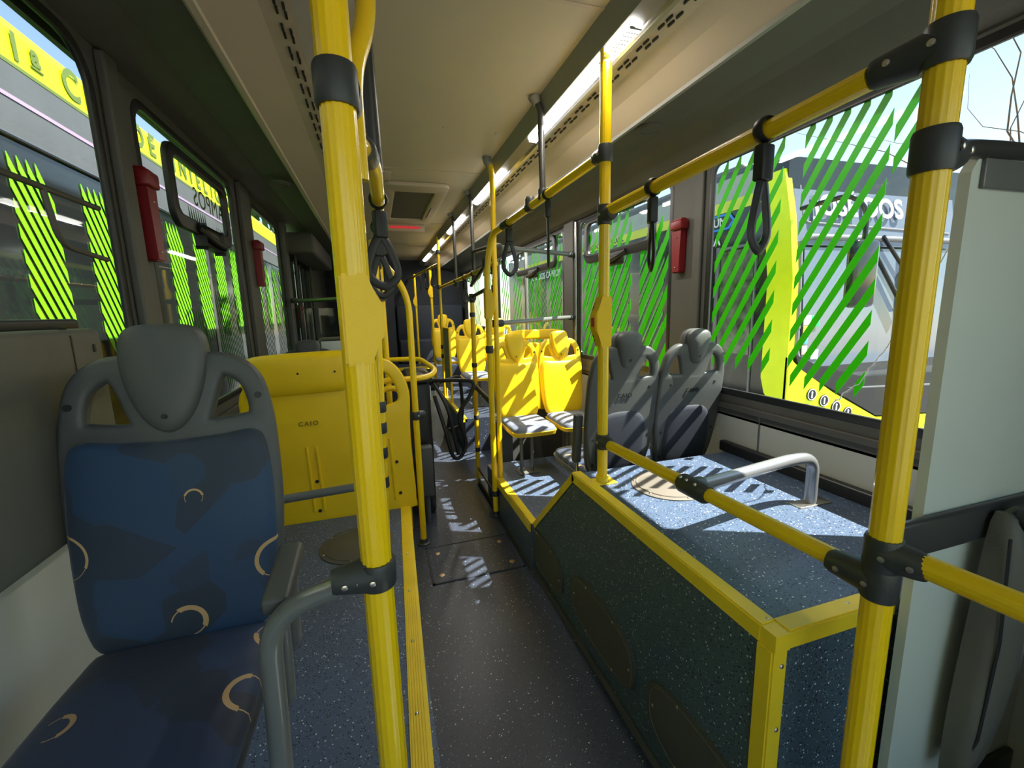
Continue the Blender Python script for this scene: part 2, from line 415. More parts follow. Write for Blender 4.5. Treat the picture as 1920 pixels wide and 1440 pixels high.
# window panes with black rubber seal and their hoppers
def pane(name, x, w, hop=None, gm=GLASS, side=1):
    y0, y1, z0, z1, r = w
    q = MB().box(x + side * .014, x + side * .020, y0 - .015, y1 + .015, z0 - .015, z1 + .015)
    o = struct(name, q, gm)
    sea = plate_mesh(rrect(y0 - .004, y1 + .004, z0 - .004, z1 + .004, r), [rrect(y0 + .022, y1 - .022, z0 + .022, z1 - .022, max(.02, r - .01))], .014, .003)
    xf(sea, Matrix(((0, 1, 0, x + side * .005), (1, 0, 0, 0), (0, 0, 1, 0), (0, 0, 0, 1))))
    s = sea.build('window_seal', RUB, o)
    if hop:
        hy0, hy1, hz0, hz1 = hop
        h = plate_mesh(rrect(hy0, hy1, hz0, hz1, .07), [rrect(hy0 + .042, hy1 - .042, hz0 + .05, hz1 - .035, .05)], .028, .006)
        xf(h, Matrix(((0, 1, 0, x - side * .004), (1, 0, 0, 0), (0, 0, 1, 0), (0, 0, 0, 1))))
        h.build('hopper_frame', RUB, o)
        lt = MB().box(x - side * .03, x - side * .005, (hy0 + hy1) / 2 - .13, (hy0 + hy1) / 2 + .13, hz0 - .06, hz0 + .035, .014)
        lt.tube(fillet([(x - side * .02, (hy0 + hy1) / 2 - .16, hz0 + .02), (x - side * .045, (hy0 + hy1) / 2 - .05, hz0 - .02), (x - side * .045, (hy0 + hy1) / 2 + .12, hz0 - .035)], .04), .016, 10)
        lt.build('hopper_latch', BLK, o)
    return o
pr1 = pane('window_1', XR, WR[0])
pr2 = pane('window_2', XR, WR[1], (2.28, 3.16, 1.80, 2.12))
pr3 = pane('window_3', XR, WR[2], (3.75, 4.9, 1.84, 2.12))
pr4 = pane('window_4', XR, WR[3])
pane('window_9', XR, WR[4])
MB().cyl((XR + .01, 4.62, 1.08), (XR + .01, 4.62, 2.12), .02, 8).build('window_mullion', STEEL, pr3)
pl1 = pane('window_5', XL, WL[0], None, GLASS, -1)
pl2 = pane('window_6', XL, WL[1], (2.28, 3.04, 1.86, 2.20), GLASS, -1)
pl3 = pane('window_7', XL, WL[2], None, GLASS, -1)
# hopper-like rail in left window 1
hp = MB().tube(fillet([(XL - .005, .4, 1.80), (XL - .005, 1.74, 1.80)], .02), .009, 8)
hp.tube(fillet([(XL - .005, 1.50, 1.80), (XL - .005, 1.53, 1.66), (XL - .005, 1.74, 1.645)], .05), .008, 8)
hp.build('window_guide', PILL, pl1)

# green film stripes stuck on the right-hand glass
def zcut(y, z, k=-1.66): return None
def stripes(x, blocks, name, parent, m, k=-1.66, th=.055, pitch=.098):
    q = MB()
    for (ya, yb, zlo, zhi, off) in blocks:      # ya near end, yb far end
        c = zlo + off - (yb - ya) * 0 - abs(k) * (yb - ya) * 1.2
        while c < zhi + 2:
            # line z = c - |k|*(y-ya) ; vertical cut ends
            yy0, yy1 = ya, yb
            zt = c; zb = c - abs(k) * (yy1 - yy0)
            if zt > zhi:
                yy0 = ya + (zt - zhi) / abs(k); zt = zhi
            if zb < zlo:
                yy1 = yy1 - (zlo - zb) / abs(k); zb = zlo
            if yy1 - yy0 > .025:
                q.prism([(yy0, zt), (yy0, zt - th), (yy1, zb - th), (yy1, zb)], 0, x, x + .0015)
            c += pitch
    return q.build(name, m, parent, smooth=False)
stripes(XR + .011, [(1.06, 1.36, 1.16, 2.14, .02)], 'green_stripes', pr1, GREEN, th=.050, pitch=.105)
stripes(XR + .011, [(.985, 1.05, 1.90, 2.14, .02)], 'green_stripes', pr1, GREEN, th=.050, pitch=.105)
stripes(XR + .011, [(1.45, 1.80, 1.20, 2.12, .03)], 'green_stripes', pr1, GREEN, th=.052, pitch=.122)
stripes(XR + .011, [(2.16, 2.44, 1.10, 1.98, .05), (2.54, 2.84, 1.1, 2.1, .02), (2.98, 3.24, 1.1, 2.05, .0)], 'green_stripes', pr2, GREEN, th=.074, pitch=.165)
stripes(XR + .011, [(3.66, 3.98, 1.10, 2.1, .05), (4.2, 4.5, 1.1, 2.1, .02), (4.8, 5.1, 1.1, 1.9, .0), (5.3, 5.6, 1.1, 2.1, .0)], 'green_stripes', pr3, GREEN, th=.055, pitch=.17)
stripes(XR + .011, [(6.0, 6.4, 1.25, 2.1, .05), (6.9, 7.3, 1.25, 2.1, .02)], 'green_stripes', pr4, GREEN, th=.055, pitch=.17)
# left glass: dark green stripes and the mirrored lettering seen from inside
stripes(XL - .011, [(2.50, 2.74, 1.89, 1.985, .0), (2.86, 3.14, 1.84, 1.95, .03), (2.3, 2.55, 1.1, 1.5, 0), (2.7, 3.1, 1.1, 1.6, 0)], 'green_stripes', pl2, DGREEN, k=-3.4, th=.045, pitch=.10)
text_mb('CAMPOS', .125, .0006, frame_m((XL - .011, 2.86, 2.045), (0, -1, 0), (0, 0, 1)), 1.12).build('mirrored_lettering', OUTTXT, pl2, smooth=False)
stripes(XL - .011, [(3.7, 4.0, 1.1, 1.9, .0), (4.15, 4.5, 1.1, 1.9, .0)], 'green_stripes', pl3, DGREEN, k=-2.4, th=.045, pitch=.11)
# delaminated film edge like a crack on the near pane
pts = [(XR + .010, 1.10 + .0, 1.05)]
yy, zz = 1.17, 1.06
rr = random.Random(3)
for i in range(26):
    yy -= .009 + rr.random() * .006; zz += rr.random() * .03 + (.012 if i > 8 else 0)
    pts.append((XR + .010, yy, min(zz, 1.9)))
MB().tube(pts[1:], .0022, 5).build('film_edge', WHITE, pr1)

# ---------------------------------------------------------------- raised floors
q = MB(); q.box(XL, .075, -1.2, 2.70, 0, ZF)
struct('floor_1', q, FLB)
q = MB(); q.box(.745, XR, 2.125, 3.15, 0, ZF); q.box(.79, XR, 1.625, 2.125, 0, ZF)
struct('floor_2', q, FLB)
q = MB(); q.box(.80, XR, 4.3, Y1, 0, .36); q.box(-.2, XR, 7.0, Y1, 0, .60)
struct('floor_3', q, FLA)
struct('trim_24', MB().box(.78, .82, 4.3, 7, .33, .37), YEDGE)
struct('trim_44', MB().box(-.22, .80, 6.97, 7.02, .57, .61), YEDGE)

# left step nosing (ribbed yellow strip)
nose = empty('step_nosing', (.05, 1.8, ZF), label='long ribbed yellow strip edging the left raised floor beside the aisle', cat='step edging')
q = MB()
def nz_line(y, xoff, z): return (.045 + (y - 1.0) * .036 + xoff, y, z)
a0, a1 = -.6, 2.70
def strip(q, xo0, xo1, z0, z1):
    pa = [nz_line(a0, xo0, z0), nz_line(a0, xo1, z0), nz_line(a0, xo1, z1), nz_line(a0, xo0, z1)]
    pb = [nz_line(a1, xo0, z0), nz_line(a1, xo1, z0), nz_line(a1, xo1, z1), nz_line(a1, xo0, z1)]
    A = [q.bm.verts.new(p) for p in pa]; B = [q.bm.verts.new(p) for p in pb]
    q.bm.faces.new(A); q.bm.faces.new(B[::-1])
    for i in range(4): q.bm.faces.new((A[i], B[i], B[(i + 1) % 4], A[(i + 1) % 4]))
strip(q, -.045, .012, ZF + .0005, ZF + .004)
strip(q, .006, .014, 0.001, ZF + .003)
for k in range(6): strip(q, -.040 + k * .008, -.036 + k * .008, ZF + .004, ZF + .0065)
child(nose, q, 'ribbed_strip', YEDGE, smooth=False)
for y in (.9, 1.15, 1.45, 1.75, 2.05, 2.35):
    p = nz_line(y, -.022, ZF + .006); child(nose, MB().ball(p, .006, (1, 1, .5), 10), 'screw', METAL)

# right platform edge
e = empty('step_nosing', (.75, 2.45, ZF), label='yellow metal strip edging the low platform in front of the yellow seats', cat='step edging')
child(e, MB().box(.735, .785, 2.13, 2.84, ZF, ZF + .005).box(.732, .740, 2.13, 2.84, ZF - .045, ZF + .005), 'edge_strip', YEDGE, smooth=False)

# ================================================================ WHEEL HOUSING
wb = empty('wheel_housing', (1.17, 1.3, 0), label='large speckled navy wheel housing box with yellow metal edging along the aisle', cat='wheel housing')
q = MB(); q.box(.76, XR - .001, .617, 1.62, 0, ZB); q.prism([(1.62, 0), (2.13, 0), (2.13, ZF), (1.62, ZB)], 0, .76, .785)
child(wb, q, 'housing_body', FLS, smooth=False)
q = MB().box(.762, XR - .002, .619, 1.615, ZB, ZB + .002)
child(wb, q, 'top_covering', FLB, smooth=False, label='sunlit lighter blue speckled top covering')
def angle_edge(p0, p1, up, side, wdt=.034, t=.004):
    """L-profile along p0-p1: flange along 'side' and flange along 'up' (vectors)"""
    q = MB(); p0 = Vector(p0); p1 = Vector(p1); up = Vector(up).normalized(); side = Vector(side).normalized()
    for (d, n) in ((side, up), (up, side)):
        a = [p0, p0 + d * wdt, p0 + d * wdt - n * t, p0 - n * t]; b = [v + (p1 - p0) for v in a]
        A = [q.bm.verts.new(v) for v in a]; B = [q.bm.verts.new(v) for v in b]
        q.bm.faces.new(A); q.bm.faces.new(B[::-1])
        for i in range(4): q.bm.faces.new((A[i], B[i], B[(i + 1) % 4], A[(i + 1) % 4]))
    for s_ in (.3, .55, .8):                       # ribs of the profile
        a = [p0 + side * wdt * s_ - up * 0, p0 + side * wdt * (s_ + .08), p0 + side * wdt * (s_ + .08) - up * (-.0015), p0 + side * wdt * s_ - up * (-.0015)]
    return q
o1 = .002
child(wb, angle_edge((.757, .652, ZB + .006), (.757, 1.62, ZB + .006), (0, 0, -1), (1, 0, 0), .038), 'edge_profile', YEDGE, smooth=False)
child(wb, angle_edge((.797, .6175, ZB + .006), (1.12, .6175, ZB + .006), (0, 0, -1), (0, 1, 0), .038), 'edge_profile', YEDGE, smooth=False)
child(wb, angle_edge((.755, .6175, .002), (.755, .6175, ZB - .034), (0, 1, 0), (1, 0, 0), .036), 'edge_profile', YEDGE, smooth=False)
child(wb, angle_edge((.757, 1.615, ZB + .006), (.757, 2.13, ZF + .006), (0, -.67, -.73), (1, 0, 0), .03), 'edge_profile', YEDGE, smooth=False)
child(wb, MB().box(.7555, .797, .6125, .652, ZB - .034, ZB + .007), 'corner_cap', YEDGE)
for y in (.66, .95, 1.25, 1.5): child(wb, MB().ball((.783, y, ZB + .008), .006, (1, 1, .5), 10), 'screw', METAL)
child(wb, MB().ball((1.0, .64, ZB + .008), .006, (1, 1, .5), 10), 'screw', METAL)
for z in (.35, .52, .68): child(wb, MB().ball((.778, .613, z), .006, (1, .5, 1), 10), 'screw', METAL)
# baseboard line along the aisle
struct('baseboard_right', MB().box(.738, .757, .3, 2.85, 0, .012), PILL)
# oval covers on the side
def side_cover(yc, zc, hl, hh, tilt, lab):
    r = empty('access_cover', (.757, yc, zc), label=lab, cat='access cover', group='oval covers on the wheel housing side')
    def shape(s):
        out = []
        for k in range(40):
            a = 2 * PI * k / 40; ca, sa = math.cos(a), math.sin(a)
            x = hl * s * math.copysign(abs(ca) ** .8, ca); z = hh * s * math.copysign(abs(sa) ** .62, sa)
            out.append((yc + x, zc + z + x * tilt))
        return out
    q = MB().prism(shape(1.0), 0, .750, .7598); child(r, q, 'cover_plate', COVER)
    child(r, MB().tube([(.7505, p[0], p[1]) for p in shape(.93)], .0025, 6, closed=True), 'cover_rim', OLIVE)
    for (a, b) in ((.93, 0), (-.93, 0), (.45, .95), (-.45, .95), (.45, -.95), (-.45, -.95)):
        child(r, MB().ball((.749, yc + hl * .93 * a, zc + hh * .92 * b + hl * .93 * a * tilt), .005, (.5, 1, 1), 8), 'screw', METAL)
    return r
side_cover(1.96, .16, .235, .105, 0, 'oval grey cover on the housing side, farthest and smallest looking of three')
side_cover(1.37, .205, .255, .115, 0, 'oval grey cover on the housing side, middle one of three')
side_cover(.79, .20, .255, .12, 0, 'oval grey cover on the housing side, nearest one, cut by the lower picture edge')

def round_cover(x, y, z, r, m, lab):
    e = empty('floor_cover', (x, y, z), label=lab, cat='floor cover')
    q = MB(); q.tube([(x, y, z - .001), (x, y, z + .004), (x, y, z + .006)], [r, r, r * .97], 48); child(e, q, 'cover_disc', m)
    child(e, MB().tube([(x + r * .86 * math.cos(a / 36 * 2 * PI), y + r * .86 * math.sin(a / 36 * 2 * PI), z + .006) for a in range(36)], .004, 6, closed=True), 'cover_rim', m)
    for k in range(6):
        a = k * PI / 3 + .4; child(e, MB().ball((x + r * .92 * math.cos(a), y + r * .92 * math.sin(a), z + .007), .005, (1, 1, .6), 8), 'screw', METAL)
round_cover(-.18, 2.24, ZF, .185, COVER, 'round grey cover screwed to the speckled floor left of the aisle')
round_cover(1.06, 1.37, ZB + .002, .145, mat('tan_cover', (0.17, 0.145, 0.12), .5), 'round beige cover on top of the wheel housing')
# aisle hatch
hx0, hx1, hy0, hy1 = .186, .715, 2.16, 2.55
e = empty('floor_hatch', ((hx0 + hx1) / 2, (hy0 + hy1) / 2, 0), label='rectangular hatch in the aisle floor with four brass bolts', cat='floor hatch')
child(e, MB().box(hx0 + .012, hx1 - .012, hy0 + .012, hy1 - .012, 0, .003), 'hatch_panel', FLA, smooth=False)
q = MB()
for b in ((hx0, hx1, hy0, hy0 + .012), (hx0, hx1, hy1 - .012, hy1), (hx0, hx0 + .012, hy0, hy1), (hx1 - .012, hx1, hy0, hy1)): q.box(b[0], b[1], b[2], b[3], 0, .004)
child(e, q, 'hatch_frame', NAVYW, smooth=False)
for (x, y) in ((.245, 2.23), (.655, 2.23), (.25, 2.46), (.645, 2.47)):
    child(e, MB().tube([(x, y, .002), (x, y, .007), (x, y, .008)], [.017, .015, .006], 14), 'hatch_bolt', BRASS)

# ================================================================ POLES, RAILS, CLAMPS
R = .021
def clamp(root, c, axis, ln=.075, ear=None, earlen=.05, r=.028, nsc=2, er=.024):
    """rubber sleeve round a pole at c (axis vector) with an ear reaching along 'ear'"""
    c = Vector(c); axis = Vector(axis).normalized()
    q = MB()
    q.tube([c - axis * ln / 2, c - axis * (ln / 2 - .006), c + axis * (ln / 2 - .006), c + axis * ln / 2], [r * .93, r, r, r * .93], 24)
    if ear is not None:
        ev = Vector(ear).normalized()
        q.tube([c + ev * .005, c + ev * (r + earlen * .5), c + ev * (r + earlen - .006), c + ev * (r + earlen)], [r * 1.05, er * 1.1, er, er * .9], 20)
    o = child(root, q, 'clamp', GCL)
    if ear is not None and nsc:
        sd_ = ev.cross(Vector((0, 0, 1)) if abs(ev.z) < .8 else Vector((0, 1, 0))).normalized()
        toward = (Vector((0, 0, CAMZ)) - c)
        if sd_.dot(toward) < 0: sd_ = -sd_
        for k in range(nsc):
            p = c + ev * (r * .3 + k * (r + earlen) * .6 / max(1, nsc - 1)) + sd_ * (er * 1.08 if k else r * 1.02)
            s = MB().tube([p - sd_ * .004, p + sd_ * .003, p + sd_ * .004], [.0055, .0055, .003], 10)
            child(o, s, 'screw', METAL)
    return o
def child2_fix(o): return o
def flange(root, c, nrm, r=.04, m=GCL):
    c = Vector(c); n = Vector(nrm)
    return child(root, MB().tube([c, c + n * .006, c + n * .012, c + n * .035], [r, r, R * 1.35, R * 1.15], 20), 'flange', m)
def button(root, x, y, z, side=(1, 0, 0), redface=True, h=.16, ex=0.0):
    """stop request box wrapped on the pole at z"""
    sx = side[0]; sy = side[1]
    # outline in local (s, z): s along side direction
    pts = [(-.022, -h / 2), (.024 + ex, -h / 2), (.026 + ex, -h * .33), (.046 + ex, -h * .16), (.046 + ex, h * .16), (.026 + ex, h * .33), (.024 + ex, h / 2), (-.022, h / 2)]
    q = MB(); A = []; B = []
    tx, ty = -sy, sx
    for (s_, zz) in pts:
        for (lst, wv) in ((A, .026), (B, -.026)):
            lst.append(q.bm.verts.new((x + sx * s_ + tx * wv, y + sy * s_ + ty * wv, z + zz)))
    n = len(pts); q.bm.faces.new(A); q.bm.faces.new(B[::-1])
    for i in range(n): q.bm.faces.new((A[i], B[i], B[(i + 1) % n], A[(i + 1) % n]))
    bmesh.ops.bevel(q.bm, geom=list(q.bm.edges), offset=.004, segments=2, affect='EDGES')
    o = child(root, q, 'stop_button', YPL)
    if redface:
        c = Vector((x + sx * .044, y + sy * .044, z))
        q = MB().box(c.x - (.004 if sx else .012), c.x + (.004 if sx else .012), c.y - (.012 if sx else .004), c.y + (.012 if sx else .004), z - .018, z + .018, .002)
        child(o, q, 'push_key', mat('red_key', (.5, .03, .02), .4))
    return o
# child() with nested parents: location bookkeeping
def _world_base(o):
    v = Vector((0, 0, 0))
    while o is not None: v += Vector(o.location); o = o.parent
    return v
def child(root, mb, name, m, **kw):
    bmesh.ops.translate(mb.bm, verts=mb.bm.verts, vec=-_world_base(root))
    return mb.build(name, m, root, **kw)

# --- left foreground pole
LPX, LPY = -.033, .785
lp = empty('grab_pole', (LPX, LPY, ZF), label='thick yellow grab pole in the left foreground with a yellow button box', cat='grab pole')
child(lp, MB().tube([(LPX, LPY, ZF), (LPX, LPY, 2.40)], .0275, 48, flute=16), 'pole_tube', YEL)
clamp(lp, (LPX, LPY, 1.80), (0, 0, 1), .062, (.25, 1, -.05), .03, r=.034, nsc=0)
flange(lp, (LPX, LPY, ZF), (0, 0, 1))
button(lp, LPX + .002, LPY - .004, 1.442, (1, 0, 0), redface=False, h=.15, ex=-.001)
c_ = clamp(lp, (LPX, LPY, .975), (0, 0, 1), .05, (-1, -.05, -.02), .045, r=.034, nsc=3)
# grey tube bending from that clamp down to the floor next to the seat
g = empty('grab_tube', (-.24, .80, ZF), label='grey bent tube from the left foreground pole down to the floor beside the seat', cat='handrail')
child(g, MB().tube(fillet([(-.07, .78, .972), (-.225, .795, .925), (-.245, .80, ZF)], .11, 10), .0195, 20), 'tube', GTUBE)
flange(g, (-.245, .80, ZF), (0, 0, 1))
# bent yellow tube at the top left
b = empty('handrail', (.03, 1.0, 2.0), label='bent yellow overhead tube behind the left foreground pole reaching the ceiling', cat='handrail')
child(b, MB().tube(fillet([(.036, 1.10, 2.40), (.030, 1.0, 2.12), (.022, .95, 1.985), (-.012, .90, 1.88), (-.012, .91, 1.70)], .06, 6), .0185, 20), 'tube', YEL)
flange(b, (.036, 1.10, 2.41), (0, 0, -1))
# left overhead rail going back
rl = empty('handrail', (.03, 1.9, 1.77), label='yellow overhead rail along the left of the aisle bending down at the turnstile', cat='handrail')
path = fillet([(-.012, .93, 1.775), (.020, 1.12, 1.80), (.030, 1.35, 1.775), (.031, 2.5, 1.765), (.06, 2.60, 1.735), (.155, 2.615, 1.61), (.186, 2.62, 1.50), (.186, 2.62, 0)], .07, 6)
child(rl, MB().tube(path, .0185, 20), 'tube', YEL)
flange(rl, (.186, 2.62, 0), (0, 0, 1))
clamp(rl, (.005, 1.03, 1.787), (.1, 1, .1), .09, None, r=.025)
clamp(rl, (.186, 2.62, .84), (0, 0, 1), .05, (1, .3, 0), .03, r=.027, nsc=1)
# dark hanging post
hpst = empty('hanging_post', (.03, 1.2, 2.41), label='dark grey curved post from the ceiling to the left overhead rail', cat='hanging post')
child(hpst, MB().tube(fillet([(.012, 1.20, 2.41), (.022, 1.17, 2.20), (.028, 1.2, 1.80)], .1, 6), .016, 16), 'tube', DTUBE)
# second and third pole behind the left one
p2 = empty('grab_pole', (-.012, 2.05, ZF), label='yellow pole with four grey clamps just behind the left foreground pole', cat='grab pole')
child(p2, MB().tube([(-.036, 2.05, ZF), (.012, 2.05, 1.77)], .0195, 20), 'pole_tube', YEL)
for z in (1.03, .93, .81): clamp(p2, (-.036 + (z - ZF) * .032, 2.05, z), (0, 0, 1), .05, None, r=.026)
clamp(p2, (-.023, 2.05, .665), (0, 0, 1), .05, (-1, 0, 0), .03, r=.026, nsc=0)
flange(p2, (-.036, 2.05, ZF), (0, 0, 1))
gb = empty('grab_tube', (-.4, 2.05, .66), label='dark grey horizontal tube in front of the wide yellow seat back', cat='handrail')
child(gb, MB().tube([(-.799, 2.08, .62), (-.09, 2.05, .66)], .0195, 20), 'tube', GTUBE)
child(gb, MB().tube([(-.11, 2.05, .66), (-.085, 2.05, .66), (-.035, 2.05, .663)], [.027, .030, .026], 20), 'end_socket', GCL)
p3 = empty('grab_pole', (.045, 2.95, 0), label='slim yellow pole standing behind the turnstile next to the left rail', cat='grab pole')
child(p3, MB().tube([(.045, 2.95, 0), (.045, 2.95, 1.78), (.04, 2.95, 2.40)], .019, 18), 'pole_tube', YEL)
clamp(p3, (.045, 2.95, 1.56), (0, 0, 1), .05, (0, -1, 0), .05, r=.026, nsc=1)
clamp(p3, (.045, 2.95, 1.80), (0, 0, 1), .06, None, r=.026)

# --- centre pole on the wheel housing
CX, CY = .832, 1.495
cp = empty('grab_pole', (CX, CY, ZB), label='yellow grab pole standing on the wheel housing with a red stop button', cat='grab pole')
child(cp, MB().tube([(CX, CY, ZB), (CX, CY, 2.36)], .0205, 48, flute=16), 'pole_tube', YEL)
child(cp, MB().box(CX - .05, CX + .05, CY - .035, CY + .035, ZB + .002, ZB + .008, .002).cyl((CX, CY, ZB), (CX, CY, ZB + .03), .026), 'base_plate', YEDGE)
clamp(cp, (CX, CY, 2.0), (0, 0, 1), .06, (-.1, 1, 0), .035, r=.027, nsc=2)
clamp(cp, (CX, CY, 1.79), (0, 0, 1), .07, (.02, -1, 0), .03, r=.027, nsc=1)
clamp(cp, (CX, CY, .925), (0, 0, 1), .06, (.01, -1, .02), .03, r=.027, nsc=1)
button(cp, CX, CY, 1.40, (-1, 0, 0), h=.19)
# --- right foreground pole
RPX, RPY = .858, .50
rp = empty('grab_pole', (RPX, RPY, 0), label='thick yellow grab pole in the right foreground before the grey partition', cat='grab pole')
child(rp, MB().tube([(RPX, RPY, 0), (RPX, RPY, 2.34)], .0245, 48, flute=16), 'pole_tube', YEL)
flange(rp, (RPX, RPY, 0), (0, 0, 1))
clamp(rp, (RPX, RPY, 1.83), (0, 0, 1), .062, (-.25, 1, -.02), .062, r=.031, nsc=2)
clamp(rp, (RPX, RPY, 1.68), (0, 0, 1), .065, (1, .12, 0), .035, r=.030, nsc=2)
clamp(rp, (RPX, RPY, .995), (0, 0, 1), .062, (.2, -1, 0), .035, r=.030, nsc=2)
clamp(rp, (RPX, RPY, .935), (0, 0, 1), .06, (-.12, 1, 0), .055, r=.030, nsc=2)
for i, z in enumerate((1.46, 1.08, .80)):
    q = MB().tube([(RPX + .015, RPY + .01, z), (RPX + .075, RPY + .035, z + .002), (RPX + .082, RPY + .038, z + .002)], [.013, .013, .006], 16)
    child(rp, q, 'peg', GTUBE)
# --- rails on the right
r1 = empty('handrail', (.83, 1.0, 1.82), label='yellow overhead rail between the right foreground pole and the pole on the wheel housing', cat='handrail')
child(r1, MB().tube([(.835, .59, 1.825), (.832, 1.46, 1.80)], .0195, 48, flute=16), 'tube', YEL)
r2 = empty('handrail', (.78, 2.1, 1.97), label='yellow overhead rail that bends down to the floor in front of the yellow seats', cat='handrail')
child(r2, MB().tube(fillet([(.829, 1.55, 2.0), (.755, 2.60, 1.945), (.735, 2.76, 1.93), (.705, 2.80, 1.72), (.722, 2.835, 0)], .11, 8), .0195, 24), 'tube', YEL)
flange(r2, (.722, 2.835, 0), (0, 0, 1))
clamp(r2, (.785, 2.17, 1.968), (-.07, 1, -.05), .05, (0, 0, 1), .02, r=.026, nsc=0)
clamp(r2, (.7625, 2.53, 1.949), (-.07, 1, -.05), .09, None, r=.026)
clamp(r2, (.711, 2.815, 1.20), (0, 0, 1), .05, (.2, 1, 0), .03, r=.026, nsc=0)
clamp(r2, (.722, 2.835, .17), (0, 0, 1), .04, None, r=.026)
clamp(r2, (.706, 2.81, 1.76), (0, 0, 1), .06, (.3, 1, 0), .03, r=.026, nsc=0)
button(r2, .708, 2.81, 1.50, (1, 0, 0), redface=False, h=.19)
r3 = empty('handrail', (.84, 1.0, .93), label='yellow waist rail running above the wheel housing to the right foreground pole', cat='handrail')
child(r3, MB().tube([(.833, 1.47, .922), (.852, .56, .940)], .0195, 48, flute=16), 'tube', YEL)
tj = child(r3, MB().tube([(.839, 1.03, .931), (.8395, 1.02, .931), (.841, .93, .933), (.8412, .92, .933)], [.024, .029, .029, .024], 22).tube([(.84, .975, .932), (.875, .99, .932), (.885, .993, .932)], [.028, .025, .022], 18), 'clamp', GCL)
for dy_ in (.95, .985, 1.01): child(tj, MB().ball((.82, dy_, .955), .0055, (1, 1, 1), 8), 'screw', METAL)
r4 = empty('handrail', (.86, .3, .99), label='yellow waist rail running from the right foreground pole out of the picture', cat='handrail')
child(r4, MB().tube([(.868, .46, .998), (.885, -.15, 1.02)], .0205, 48, flute=16), 'tube', YEL)
g2 = empty('grab_tube', (1.41, 1.06, ZB), label='shiny grey bent tube on top of the wheel housing joined to the waist rail', cat='handrail')
child(g2, MB().tube(fillet([(.88, .985, .932), (1.30, 1.05, .935), (1.415, 1.065, .92), (1.418, 1.066, ZB)], .07, 8), .0195, 24), 'tube', mat('grey_satin_tube', (.30, .30, .31), .25, metal=.5))
child(g2, MB().box(1.345, 1.49, 1.04, 1.092, ZB + .001, ZB + .007, .002), 'base_plate', METAL)
# hanging posts, far poles
def hang(x, y, ztop, zbot, lab, m=DTUBE):
    h = empty('hanging_post', (x, y, ztop), label=lab, cat='hanging post')
    child(h, MB().tube(fillet([(x - .035, y, ztop), (x - .005, y, ztop - .05), (x, y, zbot)], .04, 5), .015, 14), 'tube', m)
    child(h, MB().tube([(x - .035, y, ztop), (x - .03, y, ztop - .012), (x - .022, y, ztop - .03)], [.03, .026, .017], 16), 'ceiling_cup', GBAND)
    clamp(h, (x, y, zbot + .01), (0, 0, 1), .05, None, r=.022)
    return h
hang(.795, 2.02, 2.41, 1.98, 'dark grey post from the ceiling to the rail, nearest and largest of the hanging posts')
hang(.80, 3.60, 2.41, 1.72, 'dark grey hanging post behind the straight yellow pole at the right ceiling edge', DTUBE)
hang(.80, 4.43, 2.41, 1.72, 'dark grey hanging post farther back at the right ceiling edge')
st = empty('grab_pole', (.765, 2.86, ZF), label='straight yellow pole from the ceiling edge behind the bent yellow rail', cat='grab pole')
child(st, MB().tube(fillet([(.740, 2.83, 2.41), (.772, 2.84, 2.34), (.772, 2.86, ZF)], .05, 5), .0175, 20), 'pole_tube', YEL)
child(st, MB().tube([(.738, 2.83, 2.41), (.742, 2.83, 2.38), (.75, 2.832, 2.365)], [.03, .025, .02], 16), 'ceiling_cup', GBAND)
for z in (1.87, 1.72, 1.60, 1.37): clamp(st, (.772, 2.86, z), (0, 0, 1), .05, (1, .05, 0) if z in (1.87, 1.37) else None, .03, r=.024, nsc=1)
for (z, lab) in ((1.87, 'dark grey horizontal bar high across the third window on the right'), (1.37, 'grey horizontal bar low across the third window above the yellow seats')):
    bar = empty('cross_bar', (1.2, 2.95, z), label=lab, cat='cross bar')
    child(bar, MB().tube([(.80, 2.86, z), (1.575, 3.33 if z > 1.5 else 3.33, z + .02)], .0165, 18), 'tube', GTUBE)
    child(bar, MB().tube([(1.52, 3.296, z + .018), (1.598, 3.345, z + .02)], .024, 16), 'end_socket', GCL)
up = empty('cross_bar', (1.56, 3.33, 1.6), label='silver upright tube on the pillar between the second and third right windows', cat='cross bar')
child(up, MB().tube([(1.585, 3.31, 1.03), (1.585, 3.31, 2.14)], .013, 14), 'tube', STEEL)
bb = empty('cross_bar', (.77, 3.2, 1.88), label='short dark bar joining the hanging post to the straight yellow pole', cat='cross bar')
child(bb, MB().tube([(.80, 3.60, 1.94), (.772, 2.90, 1.88)], .014, 14), 'tube', DTUBE)
sp = empty('guard_post', (.742, 3.467, 0), label='short yellow guard post with dark cap behind the bent rail', cat='guard post')
child(sp, MB().tube([(.738, 3.467, 0), (.745, 3.467, 1.56)], .018, 18), 'pole_tube', YEL)
clamp(sp, (.745, 3.467, 1.56), (0, 0, 1), .07, (0, -1, 0), .03, r=.024, nsc=0)
for z in (1.43, 1.02, .84, .58, .30): clamp(sp, (.742, 3.467, z), (0, 0, 1), .035, None, r=.022)
for (z0, z1, lab) in ((1.66, 1.76, 'upper dark grey bar of the guard frame beside the aisle'), (1.57, 1.60, 'second dark grey bar of the guard frame beside the aisle'), (.84, .92, 'lower dark grey bar of the guard frame beside the aisle')):
    gbar = empty('cross_bar', (.73, 3.15, z0), label=lab, cat='cross bar')
    child(gbar, MB().tube([(.744, 3.467, z0), (.716, 2.84, z1 if z1 > 1 else .83)], .019 if z0 < 1 else .014, 14), 'tube', GCL)
kick = empty('kick_plate', (.735, 3.15, 0), label='low dark plate along the floor between the guard post and the bent rail', cat='kick plate')
child(kick, MB().box(.728, .744, 2.87, 3.44, 0, .05, .003).box(.728, .744, 2.87, 3.44, .13, .15, .003), 'plate', DTUBE)
